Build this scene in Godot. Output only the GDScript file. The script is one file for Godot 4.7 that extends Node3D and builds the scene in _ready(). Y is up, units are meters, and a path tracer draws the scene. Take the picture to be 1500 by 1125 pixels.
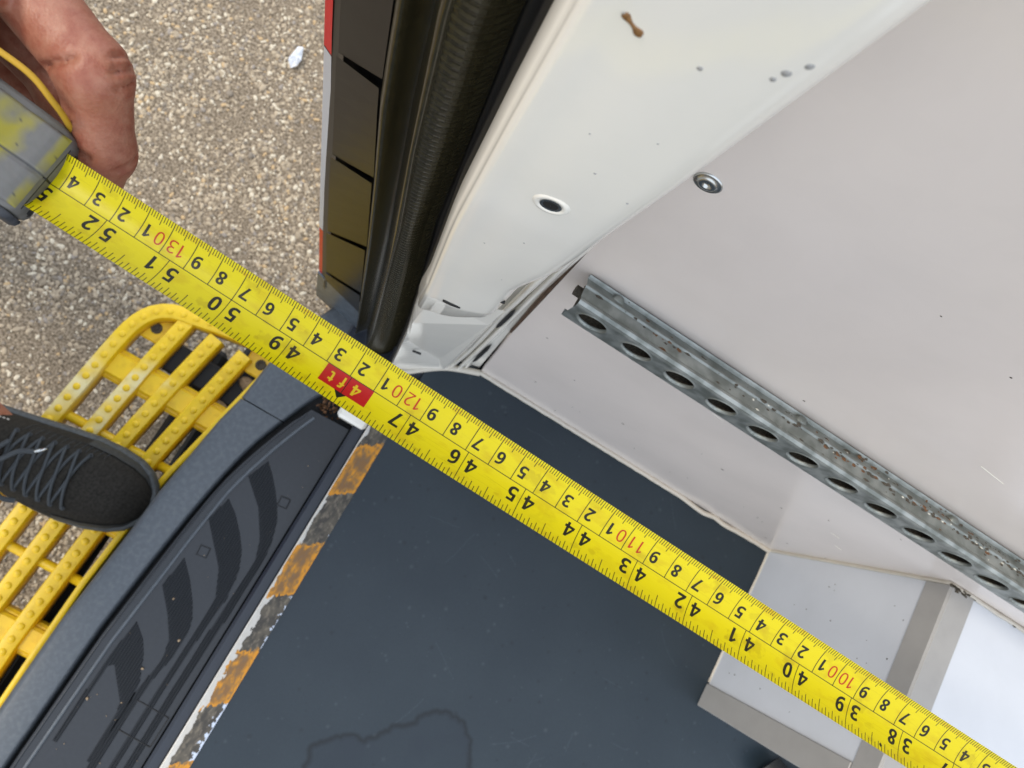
extends Node3D
# A measuring tape held across the open rear doorway of a white van. Metres, y up; the van floor is y = 0,
# x runs from the doorway into the van, the lined side wall is the plane z = -0.18.

const GROUND := -0.5
const STEP := -0.222
const WALL := -0.18
var rng := RandomNumberGenerator.new()
var used := {}

# ---------------------------------------------------------------- naming
func numbered(called: String, parent: Node) -> String:
	var key := str(parent.get_instance_id()) + called
	var n: int = used.get(key, 0)
	used[key] = n + 1
	return called if n == 0 else "%s_%03d" % [called, n]

func thing(called: String, label: String, category: String, at := Vector3.ZERO) -> Node3D:
	var o := Node3D.new()
	o.name = numbered(called, self)
	add_child(o, true)
	o.position = at
	o.set_meta("label", label)
	o.set_meta("category", category)
	return o

func obj(called: String, mesh, mat: Material, parent: Node3D, label := "") -> MeshInstance3D:
	var o := MeshInstance3D.new()
	o.name = numbered(called, parent)
	o.mesh = mesh.commit() if mesh is SurfaceTool else mesh
	o.material_override = mat
	parent.add_child(o, true)
	if label != "":
		o.set_meta("label", label)
	return o

# ---------------------------------------------------------------- shapes
func start(flat := true) -> SurfaceTool:
	var st := SurfaceTool.new()
	st.begin(Mesh.PRIMITIVE_TRIANGLES)
	st.set_smooth_group(-1 if flat else 0)
	return st

func done(st: SurfaceTool) -> ArrayMesh:
	st.generate_normals()
	return st.commit()

func tri(st: SurfaceTool, a: Vector3, b: Vector3, c: Vector3) -> void:
	st.add_vertex(a); st.add_vertex(b); st.add_vertex(c)

func quad(st: SurfaceTool, a: Vector3, b: Vector3, c: Vector3, d: Vector3) -> void:
	tri(st, a, b, c); tri(st, a, c, d)

func tri_from(st: SurfaceTool, a: Vector3, b: Vector3, c: Vector3, mid: Vector3) -> void:
	# front faces run clockwise: the normal (c - a) x (b - a) must point away from mid
	if (c - a).cross(b - a).dot((a + b + c) / 3.0 - mid) >= 0.0:
		tri(st, a, b, c)
	else:
		tri(st, a, c, b)

func quad_from(st: SurfaceTool, a: Vector3, b: Vector3, c: Vector3, d: Vector3, mid: Vector3) -> void:
	tri_from(st, a, b, c, mid); tri_from(st, a, c, d, mid)

func box(st: SurfaceTool, lo: Vector3, hi: Vector3, bevel := 0.002, t := Transform3D.IDENTITY) -> void:
	var mid := (lo + hi) / 2.0
	var h := (hi - lo) / 2.0
	var b := minf(bevel, minf(h.x, minf(h.y, h.z)) * 0.9)
	var m := t * mid
	var v := func(s: Vector3, axis: int) -> Vector3:
		var e := h - Vector3(b, b, b)
		e[axis] = h[axis]
		return t * (mid + e * s)
	for axis in 3:
		var p := (axis + 1) % 3
		var q := (axis + 2) % 3
		for s in [-1.0, 1.0]:
			var c := []
			for k in [[-1.0, -1.0], [1.0, -1.0], [1.0, 1.0], [-1.0, 1.0]]:
				var w := Vector3.ZERO
				w[axis] = s; w[p] = k[0]; w[q] = k[1]
				c.append(v.call(w, axis))
			quad_from(st, c[0], c[1], c[2], c[3], m)
			for s2 in [-1.0, 1.0]:
				var w1 := Vector3.ZERO
				w1[axis] = s; w1[p] = s2; w1[q] = -1.0
				var w2 := w1
				w2[q] = 1.0
				quad_from(st, v.call(w1, axis), v.call(w2, axis), v.call(w2, p), v.call(w1, p), m)
	for sx in [-1.0, 1.0]:
		for sy in [-1.0, 1.0]:
			for sz in [-1.0, 1.0]:
				var w := Vector3(sx, sy, sz)
				tri_from(st, v.call(w, 0), v.call(w, 1), v.call(w, 2), m)

func boxed(lo: Vector3, hi: Vector3, bevel := 0.002) -> ArrayMesh:
	var st := start()
	box(st, lo, hi, bevel)
	return done(st)

func prism(st: SurfaceTool, plan: PackedVector2Array, y0: float, y1: float, bevel := 0.0, t := Transform3D.IDENTITY) -> void:
	# plan is (x, z); a solid between y0 and y1, its upper edge chamfered
	var p := plan
	if Geometry2D.is_polygon_clockwise(p):
		p.reverse()
	var top := p
	if bevel > 0.0:
		var o := Geometry2D.offset_polygon(p, -bevel, Geometry2D.JOIN_MITER)
		if o.size() and o[0].size() == p.size():
			var best := 0
			for k in p.size():
				if o[0][k].distance_to(p[0]) < o[0][best].distance_to(p[0]):
					best = k
			top = PackedVector2Array()
			var rev := Geometry2D.is_polygon_clockwise(o[0])
			for k in p.size():
				top.append(o[0][posmod(best - k if rev else best + k, p.size())])
		else:
			bevel = 0.0
	var idx := Geometry2D.triangulate_polygon(top)
	for k in range(0, idx.size(), 3):
		var a := top[idx[k]]; var b := top[idx[k + 1]]; var c := top[idx[k + 2]]
		var under := t * Vector3(a.x, y1 - 1.0, a.y)
		tri_from(st, t * Vector3(a.x, y1, a.y), t * Vector3(b.x, y1, b.y), t * Vector3(c.x, y1, c.y), under)
		if y1 - y0 > 0.0005:
			var over := t * Vector3(a.x, y0 + 1.0, a.y)
			var i := p[idx[k]]; var j := p[idx[k + 1]]; var l := p[idx[k + 2]]
			tri_from(st, t * Vector3(i.x, y0, i.y), t * Vector3(j.x, y0, j.y), t * Vector3(l.x, y0, l.y), over)
	for k in p.size():
		var n := (k + 1) % p.size()
		var a := t * Vector3(p[k].x, y0, p[k].y); var b := t * Vector3(p[n].x, y0, p[n].y)
		var c := t * Vector3(p[n].x, y1 - bevel, p[n].y); var d := t * Vector3(p[k].x, y1 - bevel, p[k].y)
		quad(st, a, b, c, d)
		if bevel > 0.0:
			quad(st, d, c, t * Vector3(top[n].x, y1, top[n].y), t * Vector3(top[k].x, y1, top[k].y))

func loft(st: SurfaceTool, rings: Array, closed := false, caps := false, flip := false) -> void:
	for r in rings.size() - 1:
		var a: PackedVector3Array = rings[r]
		var b: PackedVector3Array = rings[r + 1]
		var n := a.size()
		for k in (n if closed else n - 1):
			var m := (k + 1) % n
			if flip:
				quad(st, a[k], a[m], b[m], b[k])
			else:
				quad(st, a[k], b[k], b[m], a[m])
	if caps:
		for e in [0, rings.size() - 1]:
			var a: PackedVector3Array = rings[e]
			var mid := Vector3.ZERO
			for p in a: mid += p / a.size()
			var inside: Vector3 = rings[1 if e == 0 else e - 1][0]
			for k in a.size():
				tri_from(st, a[k], a[(k + 1) % a.size()], mid, inside)

func tube(st: SurfaceTool, path: PackedVector3Array, radius, sides := 8, flat := 1.0) -> void:
	var rings := []
	var up := Vector3.UP
	for i in path.size():
		var d := (path[mini(i + 1, path.size() - 1)] - path[maxi(i - 1, 0)]).normalized()
		if absf(d.dot(up)) > 0.95: up = Vector3(0.3, 0.1, 0.95).normalized()
		var s := d.cross(up).normalized()
		var u := s.cross(d).normalized()
		var r: float = radius[i] if radius is Array or radius is PackedFloat32Array else radius
		var ring := PackedVector3Array()
		for k in sides:
			var a := TAU * k / sides
			ring.append(path[i] + s * cos(a) * r + u * sin(a) * r * flat)
		rings.append(ring)
	loft(st, rings, true, true)

func lathe(st: SurfaceTool, prof: PackedVector2Array, t: Transform3D, sides := 20) -> void:
	# prof is (radius, height) about the local y axis
	var rings := []
	for q in prof:
		var ring := PackedVector3Array()
		for k in sides:
			var a := TAU * k / sides
			ring.append(t * Vector3(cos(a) * q.x, q.y, sin(a) * q.x))
		rings.append(ring)
	loft(st, rings, true, false, true)

func at_axis(o: Vector3, y: Vector3) -> Transform3D:
	var h := Vector3(0, 0, 1) if absf(y.z) < 0.9 else Vector3(1, 0, 0)
	var x := y.normalized().cross(h).normalized()
	return Transform3D(Basis(x, y.normalized(), x.cross(y.normalized())), o)

func smooth_line(pts: PackedVector3Array, steps: int) -> PackedVector3Array:
	var out := PackedVector3Array()
	for i in pts.size() - 1:
		for k in steps:
			out.append(pts[i].cubic_interpolate(pts[i + 1], pts[maxi(i - 1, 0)], pts[mini(i + 2, pts.size() - 1)], float(k) / steps))
	out.append(pts[-1])
	return out

func smooth_plan(pts: PackedVector2Array, steps: int, closed := true) -> PackedVector2Array:
	var out := PackedVector2Array()
	var n := pts.size()
	for i in (n if closed else n - 1):
		for k in steps:
			var pre := pts[posmod(i - 1, n)] if closed else pts[maxi(i - 1, 0)]
			var post := pts[(i + 2) % n] if closed else pts[mini(i + 2, n - 1)]
			out.append(pts[i].cubic_interpolate(pts[(i + 1) % n], pre, post, float(k) / steps))
	if not closed: out.append(pts[-1])
	return out

func table(xs: Array, ys: Array, x: float) -> float:
	if x <= xs[0]: return ys[0]
	for k in xs.size() - 1:
		if x <= xs[k + 1]:
			return lerpf(ys[k], ys[k + 1], (x - xs[k]) / (xs[k + 1] - xs[k]))
	return ys[-1]

func plan(a: Array) -> PackedVector2Array:
	var out := PackedVector2Array()
	for k in range(0, a.size(), 2): out.append(Vector2(a[k], a[k + 1]))
	return out

# ---------------------------------------------------------------- materials
func lin(r: float, g: float, b: float) -> Color:
	return Color(r, g, b).linear_to_srgb()

func noise_tex(freq: float, octaves: int, ramp: Array, size := 512, normal := false, seed_ := 1, type := FastNoiseLite.TYPE_SIMPLEX_SMOOTH, strength := 4.0) -> NoiseTexture2D:
	var f := FastNoiseLite.new()
	f.seed = seed_
	f.noise_type = type
	f.frequency = freq
	f.fractal_octaves = octaves
	var t := NoiseTexture2D.new()
	t.width = size; t.height = size; t.seamless = true; t.noise = f
	if normal:
		t.as_normal_map = true; t.bump_strength = strength
	elif ramp.size():
		var g := Gradient.new()
		g.offsets = PackedFloat32Array(ramp.map(func(e): return e[0]))
		g.colors = PackedColorArray(ramp.map(func(e): return e[1]))
		t.color_ramp = g
	return t

func mat(c: Color, rough: float, metal := 0.0, tex: Texture2D = null, scale := 1.0, bump: Texture2D = null, bump_scale := 1.0, spec := 0.5) -> StandardMaterial3D:
	var m := StandardMaterial3D.new()
	m.albedo_color = c
	m.roughness = rough
	m.metallic = metal
	m.metallic_specular = spec
	m.cull_mode = BaseMaterial3D.CULL_DISABLED
	if tex or bump:
		m.uv1_triplanar = true
		m.uv1_world_triplanar = true
		m.uv1_scale = Vector3(scale, scale, scale)
	if tex: m.albedo_texture = tex
	if bump:
		m.normal_enabled = true; m.normal_texture = bump; m.normal_scale = bump_scale
	return m

var M := {}
func materials() -> void:
	var grey := func(v: float) -> Color: return Color(v, v, v)
	var faint := noise_tex(0.012, 4, [[0.0, grey.call(0.96)], [0.5, grey.call(0.985)], [1.0, grey.call(1.0)]], 512, false, 3)
	var patchy := noise_tex(0.015, 5, [[0.2, grey.call(0.72)], [0.5, grey.call(0.88)], [0.85, grey.call(1.0)]], 512, false, 5)
	var grain := noise_tex(0.25, 3, [], 512, true, 7, FastNoiseLite.TYPE_SIMPLEX_SMOOTH, 3.0)
	var orange_peel := noise_tex(0.05, 2, [], 512, true, 9, FastNoiseLite.TYPE_SIMPLEX_SMOOTH, 1.5)
	var dusty := noise_tex(0.06, 5, [[0.3, grey.call(0.88)], [0.62, grey.call(0.94)], [0.8, Color(1.0, 0.99, 0.96)]], 1024, false, 11)
	M.paint = mat(lin(0.80, 0.765, 0.685), 0.12, 0.0, faint, 1.5)
	M.lining = mat(lin(0.69, 0.62, 0.565), 0.22, 0.0, faint, 1.2)
	M.ply = mat(lin(0.10, 0.055, 0.03), 0.8, 0.0, patchy, 20.0)
	M.sealant = mat(lin(0.50, 0.46, 0.39), 0.5, 0.0, faint, 12.0)
	M.boxface = mat(lin(0.54, 0.57, 0.62), 0.22, 0.0, faint, 1.5)
	M.trim = mat(lin(0.31, 0.305, 0.295), 0.4, 0.0, faint, 6.0)
	M.bumper = mat(lin(0.085, 0.098, 0.112), 0.45, 0.0, dusty, 2.4)
	M.plate = mat(lin(0.012, 0.015, 0.020), 0.30, 0.0, dusty, 3.1, null, 1.0, 0.5)
	M.ledge = mat(lin(0.012, 0.017, 0.028), 0.35)
	M.ribbed = mat(lin(0.012, 0.014, 0.017), 0.34, 0.0, null, 1.0, null, 1.0, 0.35)
	M.black = mat(lin(0.008, 0.008, 0.008), 0.6)
	M.gloss_black = mat(lin(0.009, 0.0085, 0.007), 0.36, 0.0, patchy, 7.0)
	M.rubber = mat(lin(0.034, 0.0285, 0.013), 0.27, 0.0, patchy, 20.0)
	M.red = mat(lin(0.55, 0.006, 0.01), 0.3)
	M.white_band = mat(lin(0.5, 0.51, 0.53), 0.3)
	M.body_grey = mat(lin(0.10, 0.12, 0.14), 0.3, 0.0, patchy, 14.0)
	var zinc := noise_tex(0.03, 5, [[0.25, Color(0.74, 0.75, 0.74)], [0.5, Color(0.88, 0.89, 0.89)], [0.8, Color(1, 1, 1)]], 512, false, 21)
	M.zinc = mat(lin(0.33, 0.345, 0.325), 0.44, 0.6, zinc, 4.0)
	M.rust = mat(lin(0.17, 0.075, 0.025), 0.75, 0.0, patchy, 60.0)
	M.rust_pale = mat(lin(0.25, 0.12, 0.035), 0.6, 0.0, patchy, 120.0)
	M.grime = mat(lin(0.09, 0.075, 0.055), 0.9, 0.0, patchy, 60.0)
	M.flake = mat(lin(0.62, 0.6, 0.52), 0.7)
	M.steel = mat(lin(0.5, 0.51, 0.5), 0.25, 1.0)
	var worn := noise_tex(0.02, 4, [[0.2, Color(0.95, 0.93, 0.88)], [0.5, Color(1, 1, 1)], [0.85, Color(1.0, 0.985, 0.95)]], 512, false, 31)
	M.yellow = mat(lin(0.80, 0.53, 0.010), 0.4, 0.0, worn, 5.0)
	M.scuff = mat(lin(0.72, 0.62, 0.34), 0.6, 0.0, worn, 30.0)
	M.binder = mat(lin(0.30, 0.245, 0.18), 0.95, 0.0, noise_tex(0.09, 4, [[0.2, Color(0.55, 0.53, 0.5)], [0.5, Color(0.85, 0.83, 0.8)], [0.8, Color(1, 1, 1)]], 512, false, 41), 4.0, grain, 1.0)
	M.pebble = mat(Color.WHITE, 0.95, 0.0, null, 1.0, null, 1.0, 0.25)
	M.pebble.vertex_color_use_as_albedo = true
	var ruddy := noise_tex(0.02, 4, [[0.2, Color(0.86, 0.70, 0.66)], [0.5, Color(0.95, 0.88, 0.86)], [0.8, Color(1, 1, 1)]], 512, false, 51)
	var pores := noise_tex(0.12, 4, [], 512, true, 53, FastNoiseLite.TYPE_CELLULAR, 3.0)
	M.skin = mat(lin(0.33, 0.145, 0.088), 0.5, 0.0, ruddy, 12.0, pores, 0.45)
	M.skin.subsurf_scatter_enabled = true
	M.skin.subsurf_scatter_strength = 0.08
	M.knit = mat(lin(0.040, 0.036, 0.030), 0.9, 0.0, patchy, 30.0, noise_tex(0.3, 2, [], 256, true, 57), 0.5, 0.25)
	M.midsole = mat(lin(0.085, 0.092, 0.094), 0.7, 0.0, patchy, 18.0)
	M.toe = mat(lin(0.042, 0.047, 0.05), 0.75, 0.0, patchy, 24.0)
	M.lace = mat(lin(0.042, 0.047, 0.05), 0.85, 0.0, null, 1.0)
	M.denim = mat(lin(0.03, 0.035, 0.05), 0.9, 0.0, patchy, 12.0)
	M.fleece = mat(lin(0.03, 0.03, 0.032), 0.95, 0.0, patchy, 14.0)
	var chipped := noise_tex(0.02, 4, [[0.0, Color(0.86, 0.85, 0.8)], [0.45, Color(0.95, 0.95, 0.93)], [0.8, Color(1, 1, 1)]], 512, false, 61)
	M.case_grey = mat(lin(0.115, 0.112, 0.107), 0.42, 0.0, chipped, 12.0)
	M.case_white = mat(lin(0.48, 0.48, 0.44), 0.45, 0.0, chipped, 16.0)
	M.case_yellow = mat(lin(0.62, 0.55, 0.015), 0.42, 0.0, chipped, 12.0)
	M.case_rubber = mat(lin(0.05, 0.055, 0.065), 0.6, 0.0, patchy, 30.0)
	M.case_print = mat(Color.WHITE, 0.42)
	M.case_print.vertex_color_use_as_albedo = true
	M.yellow_worn = mat(Color.WHITE, 0.4, 0.0, worn, 5.0)
	M.yellow_worn.vertex_color_use_as_albedo = true
	M.cord = mat(lin(0.42, 0.24, 0.01), 0.7)
	M.litter = mat(lin(0.7, 0.72, 0.76), 0.7)
	M.stone = mat(lin(0.42, 0.30, 0.18), 0.85, 0.0, patchy, 40.0)

# ---------------------------------------------------------------- print on the blade
var glyphs := {}
func glyph(ch: String, high: int, bold: bool) -> Dictionary:
	# coverage of one character, its capital height being high pixels
	var key := "%s%d%s" % [ch, high, bold]
	if glyphs.has(key): return glyphs[key]
	var tm := TextMesh.new()
	var f := SystemFont.new()
	f.font_names = PackedStringArray(["Droid Sans"])
	f.font_weight = 700 if bold else 400
	tm.font = f
	tm.text = ch
	tm.font_size = 64
	tm.depth = 0.0
	tm.pixel_size = 0.01
	tm.curve_step = 0.6
	var arr := tm.get_mesh_arrays()
	var v: PackedVector3Array = arr[Mesh.ARRAY_VERTEX]
	var idx: PackedInt32Array = arr[Mesh.ARRAY_INDEX] if arr[Mesh.ARRAY_INDEX] != null else PackedInt32Array(range(v.size()))
	var lo := Vector2(1e9, 1e9); var hi := -lo
	for p in v:
		lo = lo.min(Vector2(p.x, p.y)); hi = hi.max(Vector2(p.x, p.y))
	# a digit's height is the capital height; every character is scaled by the height of "8"
	var unit := 0.01 * 64 * 0.714
	if ch != "8":
		unit = glyph("8", high, bold).unit
	else:
		unit = hi.y - lo.y
	var k := high / unit
	var w := int(ceil((hi.x - lo.x) * k)) + 2
	var h := int(ceil((hi.y - lo.y) * k)) + 2
	var cov := PackedFloat32Array()
	cov.resize(w * h)
	for t in range(0, idx.size(), 3):
		var a := Vector2((v[idx[t]].x - lo.x) * k + 1, (hi.y - v[idx[t]].y) * k + 1)
		var b := Vector2((v[idx[t + 1]].x - lo.x) * k + 1, (hi.y - v[idx[t + 1]].y) * k + 1)
		var c := Vector2((v[idx[t + 2]].x - lo.x) * k + 1, (hi.y - v[idx[t + 2]].y) * k + 1)
		var area := (b - a).cross(c - a)
		if absf(area) < 1e-6: continue
		var x0 := maxi(0, int(minf(a.x, minf(b.x, c.x)))); var x1 := mini(w - 1, int(maxf(a.x, maxf(b.x, c.x))))
		var y0 := maxi(0, int(minf(a.y, minf(b.y, c.y)))); var y1 := mini(h - 1, int(maxf(a.y, maxf(b.y, c.y))))
		for y in range(y0, y1 + 1):
			for x in range(x0, x1 + 1):
				var got := 0.0
				for s in 9:
					var p := Vector2(x + (s % 3 + 0.5) / 3.0, y + (s / 3 + 0.5) / 3.0)
					var e1 := (b - a).cross(p - a) / area
					var e2 := (c - b).cross(p - b) / area
					var e3 := (a - c).cross(p - c) / area
					if e1 >= 0 and e2 >= 0 and e3 >= 0: got += 1.0 / 9.0
				cov[y * w + x] = minf(1.0, cov[y * w + x] + got)
	var out := {"w": w, "h": h, "cov": cov, "unit": unit}
	glyphs[key] = out
	return out

func stamp(im: Image, g: Dictionary, cx: float, cy: float, ink: Color, squeeze := 1.0) -> void:
	# upside down, as the figures stand when the hook is to the right
	var w: int = g.w; var h: int = g.h
	var cov: PackedFloat32Array = g.cov
	var ow := int(w * squeeze)
	for y in h:
		for x in ow:
			var sx := clampi(int(x / squeeze), 0, w - 1)
			var c := cov[(h - 1 - y) * w + (w - 1 - sx)]
			if c <= 0.01: continue
			var px := int(cx - ow / 2.0) + x
			var py := int(cy - h / 2.0) + y
			if px < 0 or py < 0 or px >= im.get_width() or py >= im.get_height(): continue
			im.set_pixel(px, py, im.get_pixel(px, py).lerp(ink, c * ink.a))

func line_x(im: Image, x: float, y0: float, y1: float, width: float, ink: Color) -> void:
	for px in range(int(x - width / 2.0 - 1), int(x + width / 2.0 + 2)):
		if px < 0 or px >= im.get_width(): continue
		var c := clampf(minf(px + 1.0, x + width / 2.0) - maxf(px, x - width / 2.0), 0.0, 1.0)
		if c <= 0.0: continue
		for py in range(maxi(0, int(y0)), mini(im.get_height(), int(y1))):
			im.set_pixel(px, py, im.get_pixel(px, py).lerp(ink, c))

func blade_print(cm0: float, cm1: float, width: int) -> ImageTexture:
	# cm0 (left edge of the image) down to cm1 (right edge, towards the hook); 25 mm high
	var high := 256
	var im := Image.create(width, high, false, Image.FORMAT_RGBA8)
	var yellow := Color(0.735, 0.68, 0.0)
	im.fill(yellow)
	var n := FastNoiseLite.new(); n.seed = 77; n.frequency = 0.006; n.fractal_octaves = 4
	var ppc := width / (cm0 - cm1)   # pixels per centimetre along
	var ppm := high / 25.0           # pixels per millimetre across
	var narrow := 0.98 * ppc / (10.0 * ppm)
	for y in high:
		for x in range(0, width):
			var a := n.get_noise_2d(cm0 * ppc - x, y * 2.0)
			if a > 0.1: im.set_pixel(x, y, yellow.lerp(Color(0.65, 0.55, 0.0), minf(0.4, (a - 0.1) * 0.9)))
	var ink := Color(0.085, 0.08, 0.04)
	var red := Color(0.60, 0.12, 0.03)
	var X := func(cm: float) -> float: return (cm0 - cm) * ppc
	var mid := high / 2.0
	var lw := 0.29 * ppc / 10.0
	# the red block at each foot
	for ft in range(1, 5):
		var x: float = X.call(ft * 30.48)
		if x < -200 or x > width + 200: continue
		im.fill_rect(Rect2i(int(x - 0.98 * ppc), int(mid), int(1.96 * ppc), int(7.4 * ppm)), Color(0.60, 0.07, 0.06))
	# centimetres along the upper edge
	for mm in range(int(ceil(cm1 * 10)), int(cm0 * 10) + 1):
		var x: float = X.call(mm / 10.0)
		var to := 2.5 * ppm
		if mm % 10 == 0: to = mid
		elif mm % 5 == 0: to = 3.9 * ppm
		line_x(im, x, 0, to, lw * (1.0 if mm % 10 == 0 else 0.85), ink)
	for cm in range(int(ceil(cm1)) - 1, int(cm0) + 2):
		var x: float = X.call(cm)
		var y := mid - 4.5 * ppm
		if cm % 10 == 0:
			var t := str(cm)
			stamp(im, glyph("0", int(4.9 * ppm), false), x - 0.27 * ppc, y, red, narrow)
			for k in t.length() - 1:
				var chr := t[t.length() - 2 - k]
				stamp(im, glyph(chr, int(4.9 * ppm), false), x + (0.26 + 0.37 * k) * ppc, y, red, narrow)
		else:
			stamp(im, glyph(str(cm % 10), int(4.95 * ppm), true), x + 0.27 * ppc, y, ink, narrow)
	# inches along the lower edge
	for q in range(int(floor(cm1 / 2.54 * 16)), int(cm0 / 2.54 * 16) + 1):
		var x: float = X.call(q * 2.54 / 16)
		var long := 2.3
		if q % 16 == 0: long = 12.5
		elif q % 8 == 0: long = 5.2
		elif q % 4 == 0: long = 3.7
		elif q % 2 == 0: long = 3.5
		line_x(im, x, high - long * ppm, high, lw * 0.9, ink)
	line_x_across(im, mid, 0.25 * ppm, ink)
	for i in range(int(cm1 / 2.54), int(cm0 / 2.54) + 2):
		var x: float = X.call(i * 2.54)
		var y := mid + 4.4 * ppm
		if i % 12 == 0:
			var f := Color(0.70, 0.60, 0.08)
			stamp(im, glyph(str(i / 12), int(4.6 * ppm), true), x + 0.4 * ppc, mid + 3.8 * ppm, f, narrow)
			stamp(im, glyph("f", int(4.4 * ppm), true), x - 0.18 * ppc, mid + 3.7 * ppm, f, narrow)
			stamp(im, glyph("t", int(4.4 * ppm), true), x - 0.62 * ppc, mid + 3.9 * ppm, f, narrow)
			for k in int(2.6 * ppm):
				var half := (1.0 - k / (2.6 * ppm)) * 0.24 * ppc
				im.fill_rect(Rect2i(int(x - 0.02 * ppc - half), int(mid + 7.4 * ppm) + k, int(half * 2), 1), ink)
			continue
		var t := str(i)
		for k in t.length():
			var off := 0.34 if t.length() == 2 and k == 0 else -0.38
			stamp(im, glyph(t[k], int(5.85 * ppm), true), x + off * ppc, y, ink, narrow)
	# a printed lozenge near 38 1/4 inches
	var dx: float = X.call(114.0 - 16.64)
	for k in range(-int(0.9 * ppm), int(0.9 * ppm)):
		var half := (0.9 * ppm - absi(k)) / ppm * 0.075 * ppc
		im.fill_rect(Rect2i(int(dx - half), int(mid + 10.0 * ppm) + k, int(half * 2) + 1, 1), ink)
	# fine lengthwise scratches and dull smears
	var q := RandomNumberGenerator.new()
	q.seed = 21
	for k in 150:
		var sx := q.randf() * width; var sy := q.randf() * high
		var slope := q.randfn(0, 0.03)
		var tone := Color(0.80, 0.77, 0.35) if q.randf() < 0.5 else Color(0.45, 0.38, 0.04)
		var strength := q.randf_range(0.06, 0.28)
		for j in q.randi_range(20, 260):
			var px := int(sx) + j; var py := int(sy + slope * j)
			if px >= width or py < 0 or py >= high: break
			im.set_pixel(px, py, im.get_pixel(px, py).lerp(tone, strength))
	for k in 40:
		var c := Vector2(q.randf() * width, q.randf() * high); var r := q.randf_range(6.0, 34.0)
		var strength := q.randf_range(0.05, 0.2)
		for y in range(maxi(0, int(c.y - r)), mini(high, int(c.y + r))):
			for x in range(maxi(0, int(c.x - r * 1.6)), mini(width, int(c.x + r * 1.6))):
				var d := Vector2((x - c.x) / 1.6, y - c.y).length() / r + n.get_noise_2d(x * 5.0, y * 5.0) * 0.8
				if d < 1.0: im.set_pixel(x, y, im.get_pixel(x, y).lerp(Color(0.46, 0.38, 0.06), strength * minf(1.0, (1.0 - d) * 2.0)))
	# rust coming through at scattered marks near the upper edge, and small stains
	var r := RandomNumberGenerator.new()
	r.seed = 4
	for k in 46:
		var cx := r.randf() * width
		var top := r.randf() < 0.75
		var cy := (r.randf_range(0.2, 1.9) if top else r.randf_range(3.0, 24.0)) * ppm
		var c := Color(0.55, 0.27, 0.03, r.randf_range(0.25, 0.6))
		var count := r.randi_range(12, 70) if top else r.randi_range(3, 10)
		for j in count:
			var px := int(cx + r.randfn(0, 0.16) * ppc); var py := int(cy + absf(r.randfn(0, 0.5)) * ppm)
			for b in r.randi_range(1, 4):
				var qx := clampi(px + b % 2, 0, width - 1); var qy := clampi(py + b / 2, 0, high - 1)
				im.set_pixel(qx, qy, im.get_pixel(qx, qy).lerp(Color(c.r, c.g, c.b), c.a))
	return ImageTexture.create_from_image(im)

func line_x_across(im: Image, y: float, width: float, ink: Color) -> void:
	for py in range(int(y - width / 2.0), int(ceil(y + width / 2.0)) + 1):
		var c := clampf(minf(py + 1.0, y + width / 2.0) - maxf(py, y - width / 2.0), 0.0, 1.0)
		for px in im.get_width():
			im.set_pixel(px, py, im.get_pixel(px, py).lerp(ink, c))

# the straight blade: origin at the 114 cm mark on its centre line
const TAPE_O := Vector3(0.07388, 0.54153, -0.03193)
const TAPE_S := Vector3(0.99674, 0.0697, 0.04073)
const TAPE_W := Vector3(-0.04083, 0.0, 0.99917)
const TAPE_U := Vector3(-0.06964, 0.99757, -0.00285)
func on_tape(s: float, u: float, w: float) -> Vector3:
	return TAPE_O + TAPE_S * s + TAPE_U * u + TAPE_W * w

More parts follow.
